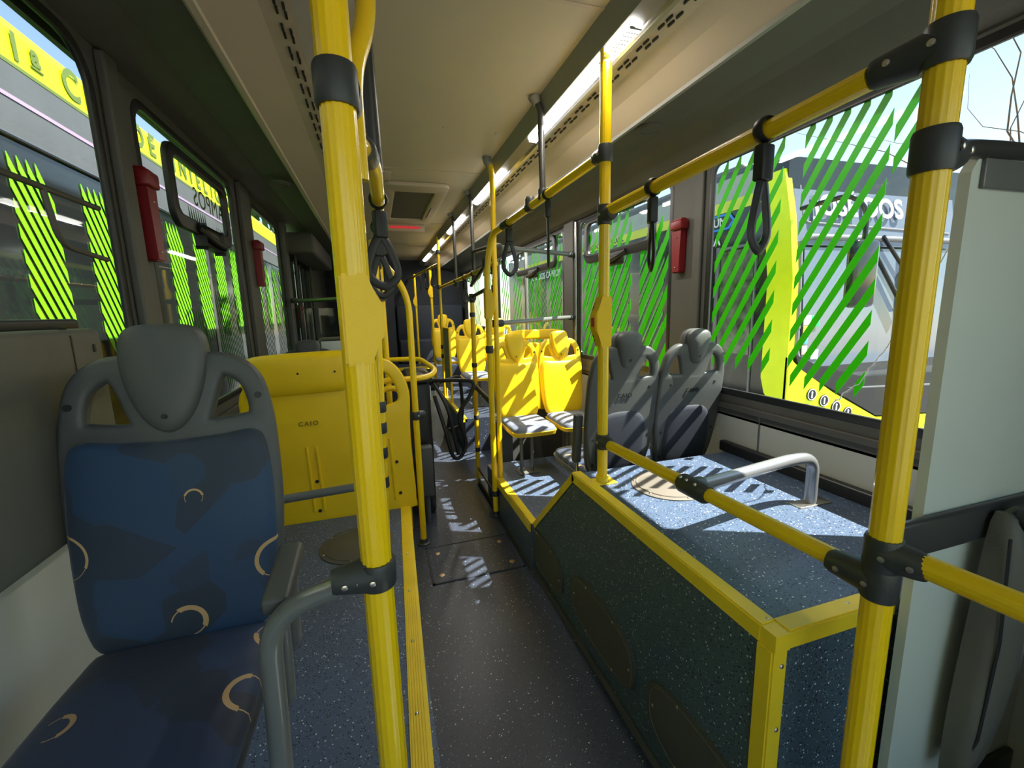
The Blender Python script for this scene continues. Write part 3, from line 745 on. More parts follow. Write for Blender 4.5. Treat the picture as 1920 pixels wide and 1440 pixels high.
fr = empty('handrail', (.80, 4.5, 1.75), label='far yellow overhead rail along the third and fourth right windows', cat='handrail')
child(fr, MB().tube([(.79, 2.88, 1.765), (.80, 5.6, 1.765)], .018, 18), 'tube', YEL)
for y in (3.6, 4.43): clamp(fr, (.795, y, 1.765), (0, 1, 0), .06, None, r=.024)
fp = empty('grab_pole', (.80, 5.6, 0), label='far yellow pole rising from the aisle floor past the far yellow seats', cat='grab pole')
child(fp, MB().tube([(.79, 5.6, .36), (.795, 5.6, 1.9), (.80, 5.6, 2.40)], .019, 18), 'pole_tube', YEL)
for z in (1.77, 1.02, .9): clamp(fp, (.793, 5.6, z), (0, 0, 1), .05, None, r=.026)
clamp(fp, (.798, 5.6, 2.2), (0, 0, 1), .05, None, r=.026)
fp2 = empty('grab_pole', (.75, 6.4, 0), label='yellow pole with button box behind the far pole, near the dark rear wall', cat='grab pole')
child(fp2, MB().tube([(.78, 6.4, .36), (.78, 6.4, 2.05)], .02, 18), 'pole_tube', YEL)
button(fp2, .78, 6.4, 1.75, (-1, 0, 0), redface=False)
fp3 = empty('grab_pole', (.62, 7.6, .6), label='farthest short yellow pole with button box before the rear wall', cat='grab pole')
child(fp3, MB().tube([(.66, 7.6, .60), (.66, 7.6, 2.1)], .02, 18), 'pole_tube', YEL)
button(fp3, .66, 7.6, 1.65, (-1, 0, 0), redface=False)
fr2 = empty('handrail', (.7, 7, 2.1), label='farthest yellow overhead rail under the ceiling with hanging straps', cat='handrail')
child(fr2, MB().tube([(.80, 5.65, 2.06), (.60, 8.25, 2.06)], .018, 18), 'tube', YEL)
# curved rail and bars of the turnstile gate
u = empty('handrail', (.16, 2.9, 1.04), label='low yellow loop rail around the turnstile top', cat='handrail')
child(u, MB().tube(fillet([(-.06, 2.70, 1.05), (.30, 2.75, 1.05), (.36, 2.95, 1.07), (.30, 3.45, 1.10), (-.02, 3.5, 1.10)], .09, 8), .018, 18), 'tube', YEL)
u2 = empty('handrail', (.03, 2.8, 0), label='small yellow inverted loop rail seen through the seat handle hole', cat='handrail')
child(u2, MB().tube(fillet([(-.02, 2.85, 0), (-.02, 2.85, .98), (.12, 2.85, .98), (.12, 2.85, 0)], .07, 8), .018, 18), 'tube', YEL)

# straps
def strap(x, y, z, swing, ln, turn, lab, bend=True):
    s = empty('hand_strap', (x, y, z), label=lab, cat='hand strap', group='black hand straps on the rails')
    ca, sa = math.cos(turn), math.sin(turn)
    def tr(p): return Vector((x + ca * p[0] - sa * p[1], y + sa * p[0] + ca * p[1], z + p[2]))
    q = MB().tube([tr((.0245 * math.cos(a), 0, .0245 * math.sin(a))) if False else Vector((x + .0235 * math.cos(a), y, z + .0235 * math.sin(a))) for a in [k / 20 * 2 * PI for k in range(20)]], .003, 8, flat=(.004, .013), closed=True)
    child(s, q, 'rail_loop', BLK)
    bx = MB().box(-.019, .019, -.013, .013, -.105, -.03, .005)
    for v in bx.bm.verts: v.co = tr(v.co)
    child(s, bx, 'strap_buckle', BLK)
    lp_ = [(0, 0, -.10), (-.020 - swing, 0, -.10 - ln * .45), (-.026 - swing, 0, -.10 - ln * .8), (0, 0, -.10 - ln), (.026 + swing, 0, -.10 - ln * .8), (.020 + swing, 0, -.10 - ln * .45)]
    pts = [tr(p) for p in smooth_loop(lp_, 6)]
    child(s, MB().tube(pts, .003, 8, flat=(.0055, .013), closed=True), 'strap_loop', BLK)
    return s
strap(.833, .80, 1.822, .0, .15, .15, 'black hand strap on the right rail, nearest and largest one')
strap(.832, 1.20, 1.81, .002, .14, 1.2, 'black hand strap beside the pole on the wheel housing, over the black window latch')
strap(.80, 1.97, 1.98, .0, .22, 1.25, 'long black hand strap seen edge-on before the third right window')
strap(.765, 2.48, 1.95, .012, .19, .1, 'thin black hand strap loop hanging near the bend of the yellow rail')
strap(.030, 1.35, 1.772, .02, .14, .5, 'black hand strap hanging at the left rail elbow, nearest there')
strap(.030, 1.75, 1.77, .01, .15, .3, 'second black hand strap behind the elbow of the left rail')
strap(.028, 2.2, 1.768, .0, .15, 1.4, 'edge-on black hand strap farther along the left rail')
for k, y in enumerate((6.0, 6.6, 7.2)): strap(.773 - .046 * (y - 6), y, 2.06, .008, .16, .3 + k * .5, ['black hand strap on the farthest rail, first from the far pole', 'black hand strap on the farthest rail, middle one', 'black hand strap on the farthest rail, nearest the rear wall'][k])
strap(.80, 4.0, 1.765, .0, .13, .4, 'black hand strap on the far rail by the third window')

# ================================================================ SEATS
def mir(half):       # half outline x>=0 from bottom centre to top centre
    return half + [(-x, z) for (x, z) in half[::-1] if x > 1e-6]
def sl(pts, n=4): return [(p.x, p.y) for p in smooth_loop([(a[0], a[1], 0) for a in pts], n)]
LEAN = math.radians(8)
def lean(q, pivot=.42, dy=0):
    M = Matrix.Translation((0, dy, pivot)) @ Matrix.Rotation(-LEAN, 4, 'X') @ Matrix.Translation((0, 0, -pivot))
    return xf(q, M)
def make_seat(name, lab, cat, shell, padm, cushm, padfull=True, arm=0, legm=GTUBE, legz=0.0):
    root = empty(name, (0, 0, 0), label=lab, cat=cat)
    outer = sl(mir([(0, .43), (.13, .435), (.172, .50), (.194, .60), (.206, .74), (.205, .88), (.198, .97), (.178, 1.045), (.13, 1.088), (.06, 1.095), (0, 1.098)]), 4)
    hole = lambda s: sl([(s * .070, .938), (s * .155, .942), (s * .174, .955), (s * .172, .995), (s * .156, 1.038), (s * .120, 1.062), (s * .100, 1.05), (s * .078, .985)], 3)
    q = plate_mesh(outer, [hole(1), hole(-1)], .038, .014); lean(q, dy=.02); q.build('backrest', shell, root)
    # front pad
    pad = sl(mir([(0, .425), (.15, .435), (.190, .50), (.203, .62), (.205, .76), (.197, .88), (.172, .918), (.10, .912), (0, .908)]), 4)
    q = pillow(pad, .035, (0, .70), 8, 4.0, .01); lean(q, dy=.004); q.build('back_pad', padm, root)
    # head column rear bulge + headrest
    head = sl(mir([(0, .925), (.035, .945), (.062, .99), (.080, 1.05), (.086, 1.11), (.078, 1.155), (.055, 1.175), (0, 1.18)]), 4)
    q = pillow(head, .030, (0, 1.07), 7, 3.5, .022); lean(q, dy=.004); hd = q.build('headrest', shell, root)
    q = MB().tube([(0, -.026, .965), (0, -.031, .965)], .006, 10); lean(q, dy=.004); q.build('headrest_screw', BLK, hd)
    hb = sl(mir([(0, 1.0), (.03, 1.008), (.052, 1.05), (.072, 1.11), (.074, 1.15), (.05, 1.172), (0, 1.176)]), 4)
    q = pillow(hb, .034, (0, 1.10), 6, 2.2, .02); xf(q, Matrix.Diagonal((1, -1, 1, 1))); bmesh.ops.reverse_faces(q.bm, faces=q.bm.faces); lean(q, dy=.032); q.build('headrest_back', shell, root)
    # rear shell features
    rc = sl(mir([(0, .44), (.12, .445), (.15, .50), (.155, .62), (.14, .72), (.09, .765), (0, .775)]), 4)
    q = pillow(rc, .012, (0, .6), 5, 3, .01); xf(q, Matrix.Diagonal((1, -1, 1, 1))); bmesh.ops.reverse_faces(q.bm, faces=q.bm.faces); lean(q, dy=.040); q.build('rear_panel', NAVYW if shell is GPL else shell, root)
    q = text_mb('CAIO', .03, .0012, frame_m((0, .042, .865), (-1, 0, 0), (0, 0, 1)), 1.3, .0006); lean(q); q.build('embossed_lettering', BLK if shell is GPL else LETTER, root, smooth=False)
    for (x, z) in ((.15, .90), (-.15, .90), (.175, .64), (-.175, .64), (.165, .50), (-.165, .50), (0, 1.05), (0, 1.12)):
        yb = .062 if abs(x) < .01 else .040
        q = MB().tube([(x, yb - .01, z), (x, yb, z)], .008, 10); lean(q); q.build('screw_hole', BLK, root)
    for x in (-.187, .187):
        q = MB().tube([(x, -.0, 1.0), (x, -.003, 1.0)], .008, 12); lean(q); q.build('screw_hole', BLK, root)
    # seat pan and cushion
    pan = sl([(-.17, .02), (-.195, -.05), (-.20, -.30), (-.19, -.41), (-.14, -.445), (0, -.455), (.14, -.445), (.19, -.41), (.20, -.30), (.195, -.05), (.17, .02), (0, .03)], 3)
    q = pillow([(x, y) for x, y in pan], .045, (0, -.2), 4, 5, 0)   # in XZ, bulging -Y
    xf(q, Matrix(((1, 0, 0, 0), (0, 0, 1, 0), (0, 1, 0, .415), (0, 0, 0, 1)))); q.build('seat_pan', shell, root)
    cus = [(x * .955, y * .96 - .008) for x, y in pan]
    q = pillow(cus, .048, (0, -.22), 8, 3.5, 0.006)
    xf(q, Matrix(((1, 0, 0, 0), (0, 0, 1, 0), (0, -1, 0, .415), (0, 0, 0, 1)))); q.build('seat_cushion', cushm, root)
    q = MB()
    for x in (-.05, .05):
        q = MB().tube(fillet([(x, -.18, legz), (x, -.18, .385)], .01), .016, 12); q.build('leg', legm, root)
    MB().box(-.12, .12, -.32, -.06, .365, .385, .004).build('seat_frame', legm, root)
    MB().box(-.09, .09, -.25, -.11, legz, legz + .01, .002).build('foot_plate', legm, root)
    if arm:
        s = arm
        a = MB().box(-.024, .024, -.27, -.09, -.018, .016, .008)
        xf(a, Matrix.Translation((s * .262, -.02, .685)) @ Matrix.Rotation(math.radians(6), 4, 'X')); ar = a.build('armrest', GPL, root)
        t = MB().tube(fillet([(s * .262, -.13, .68), (s * .235, -.05, .40), (s * .20, -.02, .36)], .08), .012, 12)
        t.tube(fillet([(s * .262, -.24, .66), (s * .25, -.22, .38), (s * .19, -.12, .34)], .08), .012, 12)
        t.build('armrest_tube', GTUBE, ar)
    return root
def place(root, x, y, z, rz, label=None, group=None, sc=1.0):
    root.scale = (sc * (.95 if sc < 1 else 1), sc, sc)
    root.location = (x, y, z); root.rotation_euler = (0, 0, rz)
    if label: root['label'] = label
    if group: root['group'] = group
    return root
s1 = place(make_seat('passenger_seat', 'grey bus seat with blue patterned cushion and teardrop headrest in the left foreground', 'seat', GPL, BACKF, CUSH, arm=1), -.478, 1.10, ZF, 0)
s2 = place(make_seat('passenger_seat', 'grey seat seen from behind, aisle side of the pair behind the wheel housing', 'seat', GPL, BACKF, CUSH, arm=0), 1.055, 1.79, ZF, PI, sc=.87)
s3 = place(copy_tree(s2), 1.415, 1.78, ZF, PI, 'grey seat seen from behind, window side of the pair behind the wheel housing', sc=.87)
# armrest of the aisle seat, raised
ar = MB().box(-.022, .022, -.02, .02, 0, .26, .008); xf(ar, Matrix.Translation((.228, -.02, .50)) @ Matrix.Rotation(math.radians(-6), 4, 'X'))
aro = ar.build('armrest', GPL, s2, label='raised grey armrest')
MB().tube(fillet([(.225, -.02, .52), (.225, -.01, .25), (.15, -.02, .2)], .04), .011, 10).build('armrest_tube', STEEL, aro)
for q_ in (s2, s3): q_.scale = (.835, .92, .92)
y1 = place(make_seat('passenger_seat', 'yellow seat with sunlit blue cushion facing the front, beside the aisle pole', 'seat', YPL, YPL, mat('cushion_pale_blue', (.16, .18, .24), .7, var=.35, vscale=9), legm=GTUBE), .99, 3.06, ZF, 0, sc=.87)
y2 = place(copy_tree(y1), 1.36, 3.06, ZF, 0, 'yellow sunlit seat at the window, beside the other yellow seat facing the front', sc=.87)
y3 = place(copy_tree(y1), 1.06, 5.05, .36, 0, 'yellow seat with pale blue cushion in sun beyond the guard post', sc=.86)
y4 = place(copy_tree(y1), .93, 6.35, .42, 0, 'farthest yellow seat crossed by the far yellow pole', sc=.86)
y5 = place(copy_tree(y1), 1.41, 5.05, .36, 0, 'yellow seat at the window in the row beyond the guard post', sc=.86)
sg = place(copy_tree(s2), -.52, 3.55, .10, 0, 'grey seat whose headrest shows above the wide yellow seat back')
plinth = MB().box(-.75, -.25, 3.05, 3.75, 0, .10); struct('floor_4', plinth, FLA)
pl5 = MB().box(.72, 1.15, 5.7, 6.6, .36, .42); struct('floor_5', pl5, FLA)

# wide yellow bench backs (seen from behind)
def bench(lab, W, x, y, z, holes=(1,), rz=0):
    """seat for one and a half people facing +Y, back towards the camera. W = half width, panel on the left part"""
    root = empty('wide_seat', (0, 0, 0), label=lab, cat='seat')
    top = .985
    o = sl([(-W + .01, .04), (-W, .25), (-W - .01, .50), (-W - .02, .72), (-W + .01, .80), (-W + .03, .82), (-W * .2, .84), (W * .35, .88), (W - .16, .915), (W - .09, .90), (W - .03, .83), (W + .004, .72), (W, .60), (W - .005, .45), (W, .25), (W + .005, .05), (W - .03, .0), (0, .0), (-W + .05, 0)], 3)
    h = [sl([(W - .175, .62), (W - .11, .64), (W - .055, .66), (W - .040, .70), (W - .055, .77), (W - .085, .83), (W - .12, .86), (W - .175, .855)], 3)] if 1 in holes else []
    q = plate_mesh(o, h, .04, .012); q.build('backrest', YPL, root)
    pn = sl([(-W + .005, .77), (-W + .05, .75), (0, .755), (W * .22, .765), (W * .36, .82), (W * .44, .93), (W * .40, .975), (W * .30, top), (0, top + .002), (-W + .09, top - .01), (-W + .01, top - .04), (-W - .01, .90)], 3)
    q = pillow(pn, .045, (-W * .25, .90), 6, 2.6, .03); xf(q, Matrix.Translation((0, -.015, 0))); hp_ = q.build('head_panel', YPL, root)
    for xx in (-W * .34, W * .10):
        xf(MB().tube([(xx, -.055, .875), (xx, -.061, .875)], .006, 10), Matrix.Identity(4)).build('screw_hole', BLK, hp_)
    text_mb('CAIO', .035, .002, frame_m((-W * .29, -.022, .585), (1, 0, 0), (0, 0, 1)), 1.35, .0006).build('embossed_lettering', LETTER, root, smooth=False)
    for xx in (-W * .32, -W * .20, W * .62, W * .75):
        MB().tube(fillet([(xx, -.018, .06), (xx - .004, -.022, .30), (xx - .01, -.018, .45)], .05), .010, 8).build('moulded_rib', YPL, root)
    for (xx, zz) in ((-W * .26, .06), (-W * .26, .24), (W * .80, .30), (W * .82, .10), (-W * .75, .14)):
        MB().tube([(xx, -.018, zz), (xx, -.024, zz)], .010, 12).build('screw_hole', BLK, root)
    q = pillow(sl([(-W + .02, .06), (-W + .02, .38), (-W + .08, .42), (W - .30, .42), (W - .24, .38), (W - .24, .06)], 3), .05, (-.1, .23), 6, 3.5, .04)
    xf(q, Matrix(((1, 0, 0, 0), (0, 0, 1, 0), (0, -1, 0, .40), (0, 0, 0, 1)))); q.build('seat_cushion', CUSH, root)
    for xx in (-.15, .15): MB().tube([(xx, .25, 0), (xx, .25, .37)], .018, 12).build('leg', GTUBE, root)
    root.location = (x, y, z); root.rotation_euler = (0, 0, rz)
    return root
bench('wide yellow seat back in the left middle with raised top panel and side handle hole', .425, -.285, 2.62, ZF)
# seat back with a long handle behind the yellow pair
hb_ = empty('wide_seat', (1.27, 3.42, 0), label='yellow seat back with a long top handle behind the yellow pair', cat='seat')
o_ = sl(mir([(0, .40), (.22, .41), (.25, .6), (.25, .9), (.235, 1.02), (.20, 1.055), (0, 1.06)]), 3)
q = plate_mesh(o_, [sl([(-.16, .955), (.16, .955), (.17, .985), (.15, 1.005), (-.15, 1.005), (-.17, .985)], 3)], .04, .013)
xf(q, Matrix.Translation((1.27, 3.42, .22))); child(hb_, q, 'backrest', YPL)
child(hb_, MB().box(1.04, 1.50, 3.44, 3.88, .66, .74, .02), 'seat_cushion', CUSH)
child(hb_, MB().box(1.04, 1.50, 3.42, 3.86, .0, .66), 'seat_base', GPL, smooth=False)
sp_ = empty('side_panel', (.87, 5.35, .36), label='beige side panel standing before the sunlit far yellow seat', cat='panel')
child(sp_, MB().box(.80, .815, 5.12, 5.55, .50, 1.25, .006), 'panel_board', mat('beige_panel', (.5, .45, .34), .5))
child(sp_, MB().tube([(.808, 5.12, .36), (.808, 5.12, 1.27)], .014, 10).tube([(.808, 5.55, .36), (.808, 5.55, 1.27)], .014, 10).tube([(.808, 5.12, 1.26), (.808, 5.55, 1.26)], .014, 10), 'panel_frame', YEL)

# rear bench and back wall
struct('wall_back', MB().box(XL, XR, Y1, Y1 + .05, 0, ZC), NAVYW)
struct('wall_left', MB().box(-.30, .30, 7.45, 7.50, 0, 2.41), NAVYW)
rbx = empty('rear_bench', (.95, 7.9, .6), label='dark rear bench row against the navy back wall', cat='seat')
child(rbx, MB().box(.35, 1.55, 7.6, 8.05, .6, 1.0, .03), 'seat_cushion', NAVYW)
child(rbx, MB().box(.35, 1.55, 8.05, 8.25, .9, 1.6, .03), 'backrest', NAVYW)

# ================================================================ LEFT CABINET, HAMMERS, PARTITION
cb = empty('wall_cabinet', (-.75, .9, .94), label='large olive grey cabinet on the left wall beneath the near window', cat='cabinet')
child(cb, MB().box(XL, -.695, .2, 1.42, .955, 1.435, .02), 'cabinet_body', OLIVE)
child(cb, MB().box(-.696, -.6935, 1.29, 1.294, .965, 1.42).box(XL + .01, -.70, 1.29, 1.294, 1.434, 1.4365), 'panel_seam', BLK, smooth=False)
child(cb, MB().box(-.696, -.692, 1.37, 1.378, 1.375, 1.395, .001), 'lock', BLK)
child(cb, MB().box(XL, XL + .045, .2, 1.45, 1.43, 1.46, .008), 'top_trim', BLK)
def hammer(x, side, y, z, lab, h=.17):
    r = empty('emergency_hammer', (x, y, z), label=lab, cat='emergency hammer')
    s = side
    body = MB().prism([(y - .032, z - h), (y + .032, z - h), (y + .036, z + h * .75), (y + .036, z + h), (y - .036, z + h), (y - .040, z + h * .8), (y - .032, z + h * .55)], 0, x, x + s * .042)
    bmesh.ops.bevel(body.bm, geom=list(body.bm.edges), offset=.005, segments=2, affect='EDGES')
    child(r, body, 'hammer_case', RED)
    child(r, MB().box(min(x, x + s * .058), max(x, x + s * .058), y - .05, y + .035, z + h * .58, z + h * .92, .008), 'hammer_head', RED)
    for dz in (-h * .8, h * .3): child(r, MB().ball((x + s * .043, y + .0, z + dz), .005, seg=8), 'screw', METAL)
    return r
hammer(XR - .001, -1, 2.03, 1.77, 'dark red emergency hammer case on the pillar between the first two right windows', .14)
hammer(XL + .001, 1, 2.01, 1.835, 'red emergency hammer case on the left pillar, nearest and largest', .165)
hammer(XL + .031, 1, 3.48, 1.82, 'red emergency hammer case on the second left pillar', .155)
hammer(XR - .001, -1, 5.82, 1.75, 'red emergency hammer case on the farthest right pillar', .15)
hammer(XL + .012, 1, 5.12, 1.45, 'red handle on the dark left door area behind the grey bar', .12)

# driver partition on the right
PY = .59
pt = empty('driver_partition', (1.35, PY, 0), label='pale grey green partition panel behind the right foreground pole', cat='partition')
q = MB().prism([(1.105, .0), (XR - .002, .0), (XR - .002, 1.72), (1.125, 1.72), (1.105, 1.69)], 1, PY - .012, PY + .008)
child(pt, q, 'partition_panel', PART, smooth=False)
child(pt, MB().tube(fillet([(RPX + .05, RPY + .03, 1.685), (1.05, PY - .015, 1.725), (1.2, PY - .01, 1.735), (XR - .01, PY - .01, 1.735)], .06), .017, 14), 'top_rail', DTUBE)
child(pt, MB().box(1.13, XR - .002, PY - .02, PY - .011, 1.66, 1.715, .003), 'top_strip', GTUBE)
child(pt, MB().box(.95, XR - .002, PY - .032, PY - .012, .905, .99, .008), 'middle_band', DTUBE)
child(pt, MB().box(1.10, XR - .002, PY - .03, PY - .012, .10, .22, .008), 'bottom_band', DTUBE)
# padded sleeve hanging on the partition
sl_ = empty('padded_sleeve', (1.32, .5, .60), label='long olive grey vinyl sleeve with black top hanging on the partition', cat='sleeve')
pts2 = [(1.28, .96), (1.325, .975), (1.38, .965), (1.375, .80), (1.35, .55), (1.30, .335), (1.25, .31), (1.235, .335), (1.235, .50), (1.255, .75)]
q = MB(); c2 = sl([(a, b) for a, b in pts2], 3)
pw = pillow(c2, .045, (1.31, .65), 6, 2.5, .02); xf(pw, Matrix.Translation((0, PY - .062, 0)))
child(sl_, pw, 'sleeve_body', OLIVE)
child(sl_, MB().tube([(1.262, PY - .085, .94), (1.258, PY - .098, .70), (1.248, PY - .095, .45), (1.246, PY - .075, .34)], .003, 6), 'seam', BLK)
child(sl_, MB().ball((1.345, PY - .085, .965), .05, (.95, .7, .6), 16), 'crumpled_top', BLK)
# dark driver's seat corner at the lower right
ds = empty('driver_seat', (1.45, .25, 0), label='black driver seat edge at the lower right picture corner', cat='seat')
child(ds, MB().box(1.32, 1.58, -.1, .42, .0, .62, .05), 'seat_block', BLK)

# ================================================================ CEILING FITTINGS
for (nm, xs, segs) in (('r', 1, ((1.32, 2.27), (2.80, 3.62), (4.15, 5.0), (5.5, 6.3), (6.8, 7.6))),):
    labs = ['long lit white light strip along the right ceiling edge, nearest and brightest', 'lit white light strip just behind the straight yellow pole', 'third lit white light strip along the right ceiling edge', 'fourth lit white light strip toward the rear', 'farthest lit white light strip by the rear wall']
    for i, (a, b) in enumerate(segs):
        e = empty('ceiling_light', (.84, (a + b) / 2, 2.325), label=labs[i], cat='ceiling light')
        q = MB()
        q.prism([(.817, 2.334), (.862, 2.318), (.858, 2.308), (.838, 2.309), (.817, 2.322)], 1, a, b)
        child(e, q, 'lens', LED, smooth=False)
        # thin ribs of the lens
        rb = MB(); y = a
        while y < min(b, a + 1.2) and i == 0:
            rb.box(.818, .859, y, y + .004, 2.305, 2.312); y += .02
        if i == 0: child(e, rb, 'lens_ribs', STEEL, smooth=False)
        ld = bpy.data.lights.new('strip_light', 'AREA'); ld.shape = 'RECTANGLE'; ld.size = .045; ld.size_y = b - a; ld.energy = 5.6 * (b - a); ld.color = (1, .95, .86)
        lo = bpy.data.objects.new('strip_light', ld); COL.objects.link(lo); lo.location = (.838 - .84, 0, 2.302 - 2.325); lo.rotation_euler = (0, math.radians(-14), 0); lo.parent = e
# roof hatch
h = empty('roof_hatch', (.36, 4.1, ZC), label='beige framed roof hatch with dark panel in the ceiling', cat='roof hatch')
hp1 = MB(); o_ = [(x, y) for (x, y) in rrect(.12, .60, 3.45, 4.85, .05)]
q = plate_mesh(o_, [rrect(.20, .52, 3.62, 4.68, .02)], .03, .008); xf(q, Matrix(((1, 0, 0, 0), (0, 0, 1, 0), (0, 1, 0, ZC - .015), (0, 0, 0, 1)))); child(h, q, 'hatch_frame', COVE)
child(h, MB().box(.20, .52, 3.62, 4.68, ZC - .012, ZC - .004), 'hatch_panel', SOFF, smooth=False)
child(h, MB().tube([(.545, 4.1, ZC - .034), (.545, 4.5, ZC - .034)], .008, 8), 'hatch_handle', STEEL)
sg_ = empty('ceiling_sign', (.36, 5.02, 2.36), label='small ceiling sign with a row of red characters behind the roof hatch', cat='sign')
child(sg_, MB().box(.16, .58, 5.0, 5.05, 2.33, 2.41, .006), 'sign_box', COVE)
q = MB(); x = .21; rr = random.Random(1)
while x < .52:
    w_ = .008 + rr.random() * .010; q.box(x, x + w_, 4.996, 5.001, 2.36, 2.385); x += w_ + .004
child(sg_, q, 'sign_letters', REDTX, smooth=False)
for (x, y, z, lab) in ((1.25, 1.84, 2.252, 'round dark speaker grille in the right soffit'), (-.52, 3.2, 2.281, 'round dark speaker grille in the left soffit')):
    e = empty('speaker_grille', (x, y, z), label=lab, cat='speaker')
    child(e, MB().tube([(x, y, z + .005), (x, y, z - .004), (x, y, z - .006)], [.062, .06, .05], 28), 'grille_disc', SOFF)
    child(e, MB().tube([(x + .05 * math.cos(a / 24 * 2 * PI), y + .05 * math.sin(a / 24 * 2 * PI), z - .006) for a in range(24)], .003, 6, closed=True), 'grille_ring', PILL)
e = empty('ceiling_vent', (.10, 3.3, ZC), label='small beige rectangular cover beside the roof hatch', cat='cover')
child(e, MB().box(.0, .17, 3.22, 3.42, ZC - .012, ZC, .004), 'vent_cover', COVE)
for (x, y) in ((.41, 2.45), (.70, 2.46)): 
    e = empty('ceiling_screw', (x, y, ZC), label='bright screw head in the ceiling panel, ' + ('near the middle' if x < .5 else 'near the right edge'), cat='screw')
    child(e, MB().ball((x, y, ZC), .007, (1, 1, .5), 10), 'screw_head', METAL)

# ================================================================ DOOR ZONE, LEFT MIDDLE
db = empty('door_mechanism', (-.68, 5.2, 2.15), label='dark box of the door mechanism above the left middle door', cat='door mechanism')
child(db, MB().box(XL, -.53, 4.78, 6.6, 2.06, 2.26, .03), 'mechanism_cover', PILL)
struct('door_1', MB().box(XL - .02, XL - .01, 4.76, 6.2, .05, 2.05), DGLASS)
dq = MB()
for y in (4.76, 5.10, 5.44, 5.48, 5.82, 6.16): dq.box(XL - .03, XL + .01, y, y + .04, 0, 2.06)
for z in (.0, 2.02, .5): dq.box(XL - .03, XL + .01, 4.76, 6.2, z, z + .05)
struct('door_2', dq, RUB)
struct('wall_left', MB().box(XL - .05, XL, 6.2, Y1, -.06, 2.3), SOFF)
dp = empty('door_pole', (-.74, 4.95, 0), label='black vertical operating rod of the left middle door, near one', cat='door rod')
child(dp, MB().tube([(-.74, 4.95, 0), (-.74, 4.95, 2.06)], .016, 12), 'rod', BLK)
dp2 = empty('door_pole', (-.74, 6.0, 0), label='black vertical operating rod of the left middle door, far one', cat='door rod')
child(dp2, MB().tube([(-.74, 6.0, 0), (-.74, 6.0, 2.06)], .016, 12), 'rod', BLK)
cb2 = empty('cross_bar', (-.4, 4.5, 1.58), label='dark grey horizontal bar before the left middle door', cat='cross bar')
child(cb2, MB().tube([(-.755, 4.62, 1.60), (.04, 2.97, 1.56)], .017, 16), 'tube', DTUBE)
child(cb2, MB().tube([(-.75, 4.61, 1.60), (-.70, 4.506, 1.598)], .024, 14), 'end_socket', GCL)
gl = empty('glass_screen', (-.3, 4.4, .9), label='clear screen panel under the grey bar before the left middle door', cat='screen')
child(gl, MB().box(-.70, -.10, 4.28, 4.288, .75, 1.52), 'pane', glass_mat('clear_screen', (.8, .85, .85)), smooth=False)
child(gl, MB().box(-.70, -.10, 4.27, 4.30, .0, .75, .004), 'lower_panel', WALLP)
nb = empty('notice_board', (-.35, 3.9, 1.1), label='small white panel above the wide yellow seat back, left of the foreground pole', cat='panel')
child(nb, MB().box(-.46, -.15, 3.95, 3.97, .9, 1.24, .004), 'board', mat('pale_board', (.55, .58, .58), .5))
child(nb, MB().tube(fillet([(-.48, 3.96, 0), (-.48, 3.96, 1.26), (-.13, 3.96, 1.26), (-.13, 3.96, 0)], .05), .014, 10), 'board_frame', OLIVE)

# ================================================================ TURNSTILE
ts = empty('turnstile', (.25, 3.0, 0), label='black turnstile with rubber coated looped arms reaching into the aisle', cat='turnstile')
child(ts, MB().box(.19, .325, 3.02, 3.42, 0, .98, .03), 'turnstile_body', BLK)
child(ts, MB().box(.17, .34, 2.98, 3.46, .98, 1.03, .015), 'top_cover', DTUBE)
child(ts, MB().box(.325, .332, 3.06, 3.16, .84, .94, .002), 'white_label', WHITE)
child(ts, MB().box(.20, .30, 2.86, 2.93, .20, .56, .015).tube([(.25, 2.9, 0), (.25, 2.9, .22)], .018, 12), 'side_pad', GPL)
child(ts, MB().ball((.36, 3.15, .93), .05, (1, 1, .8), 16), 'rotor_hub', BLK)
for pth in ([(.34, 3.12, .97), (.58, 3.02, .97), (.63, 3.0, .94), (.60, 3.0, .86), (.52, 3.02, .72), (.56, 3.02, .52), (.52, 3.02, .41), (.46, 3.02, .42), (.42, 3.03, .60), (.36, 3.1, .86)],
            [(.36, 3.1, .95), (.43, 3.0, .80), (.47, 3.0, .60), (.50, 3.01, .43)],
            [(.36, 3.18, .93), (.50, 3.35, .93), (.62, 3.5, .90), (.62, 3.5, .55), (.50, 3.45, .5)]):
    child(ts, MB().tube(smooth_loop(pth, 5, False), .014, 12), 'arm', BLK)
bgm = glass_mat('clear_plastic', (.75, .76, .74))
m_, n_, l_, b_ = new_mat('clear_plastic_bag'); b_.inputs['Base Color'].default_value = (.75, .75, .72, 1); b_.inputs['Roughness'].default_value = .2; b_.inputs['Transmission Weight'].default_value = .3; b_.inputs['Alpha'].default_value = .55
bag = empty('plastic_bag', (.40, 3.25, .4), label='clear crumpled plastic bag hanging behind the turnstile', cat='bag')
q = MB(); bmesh.ops.create_icosphere(q.bm, subdivisions=4, radius=.5)
from mathutils import noise
for v in q.bm.verts:
    n1 = noise.noise(v.co * 4) * .16 + noise.noise(v.co * 9) * .07
    c = v.co * (1 + n1); tz = (c.z + .5)
    wd = .5 + .7 * (1 - abs(tz - .55)) - .35 * max(0, .3 - tz)
    v.co = Vector((.42 + c.x * .15 * wd, 3.5 + c.y * .13 * wd, .62 + c.z * .52))
child(bag, q, 'bag_film', m_, ang=25)

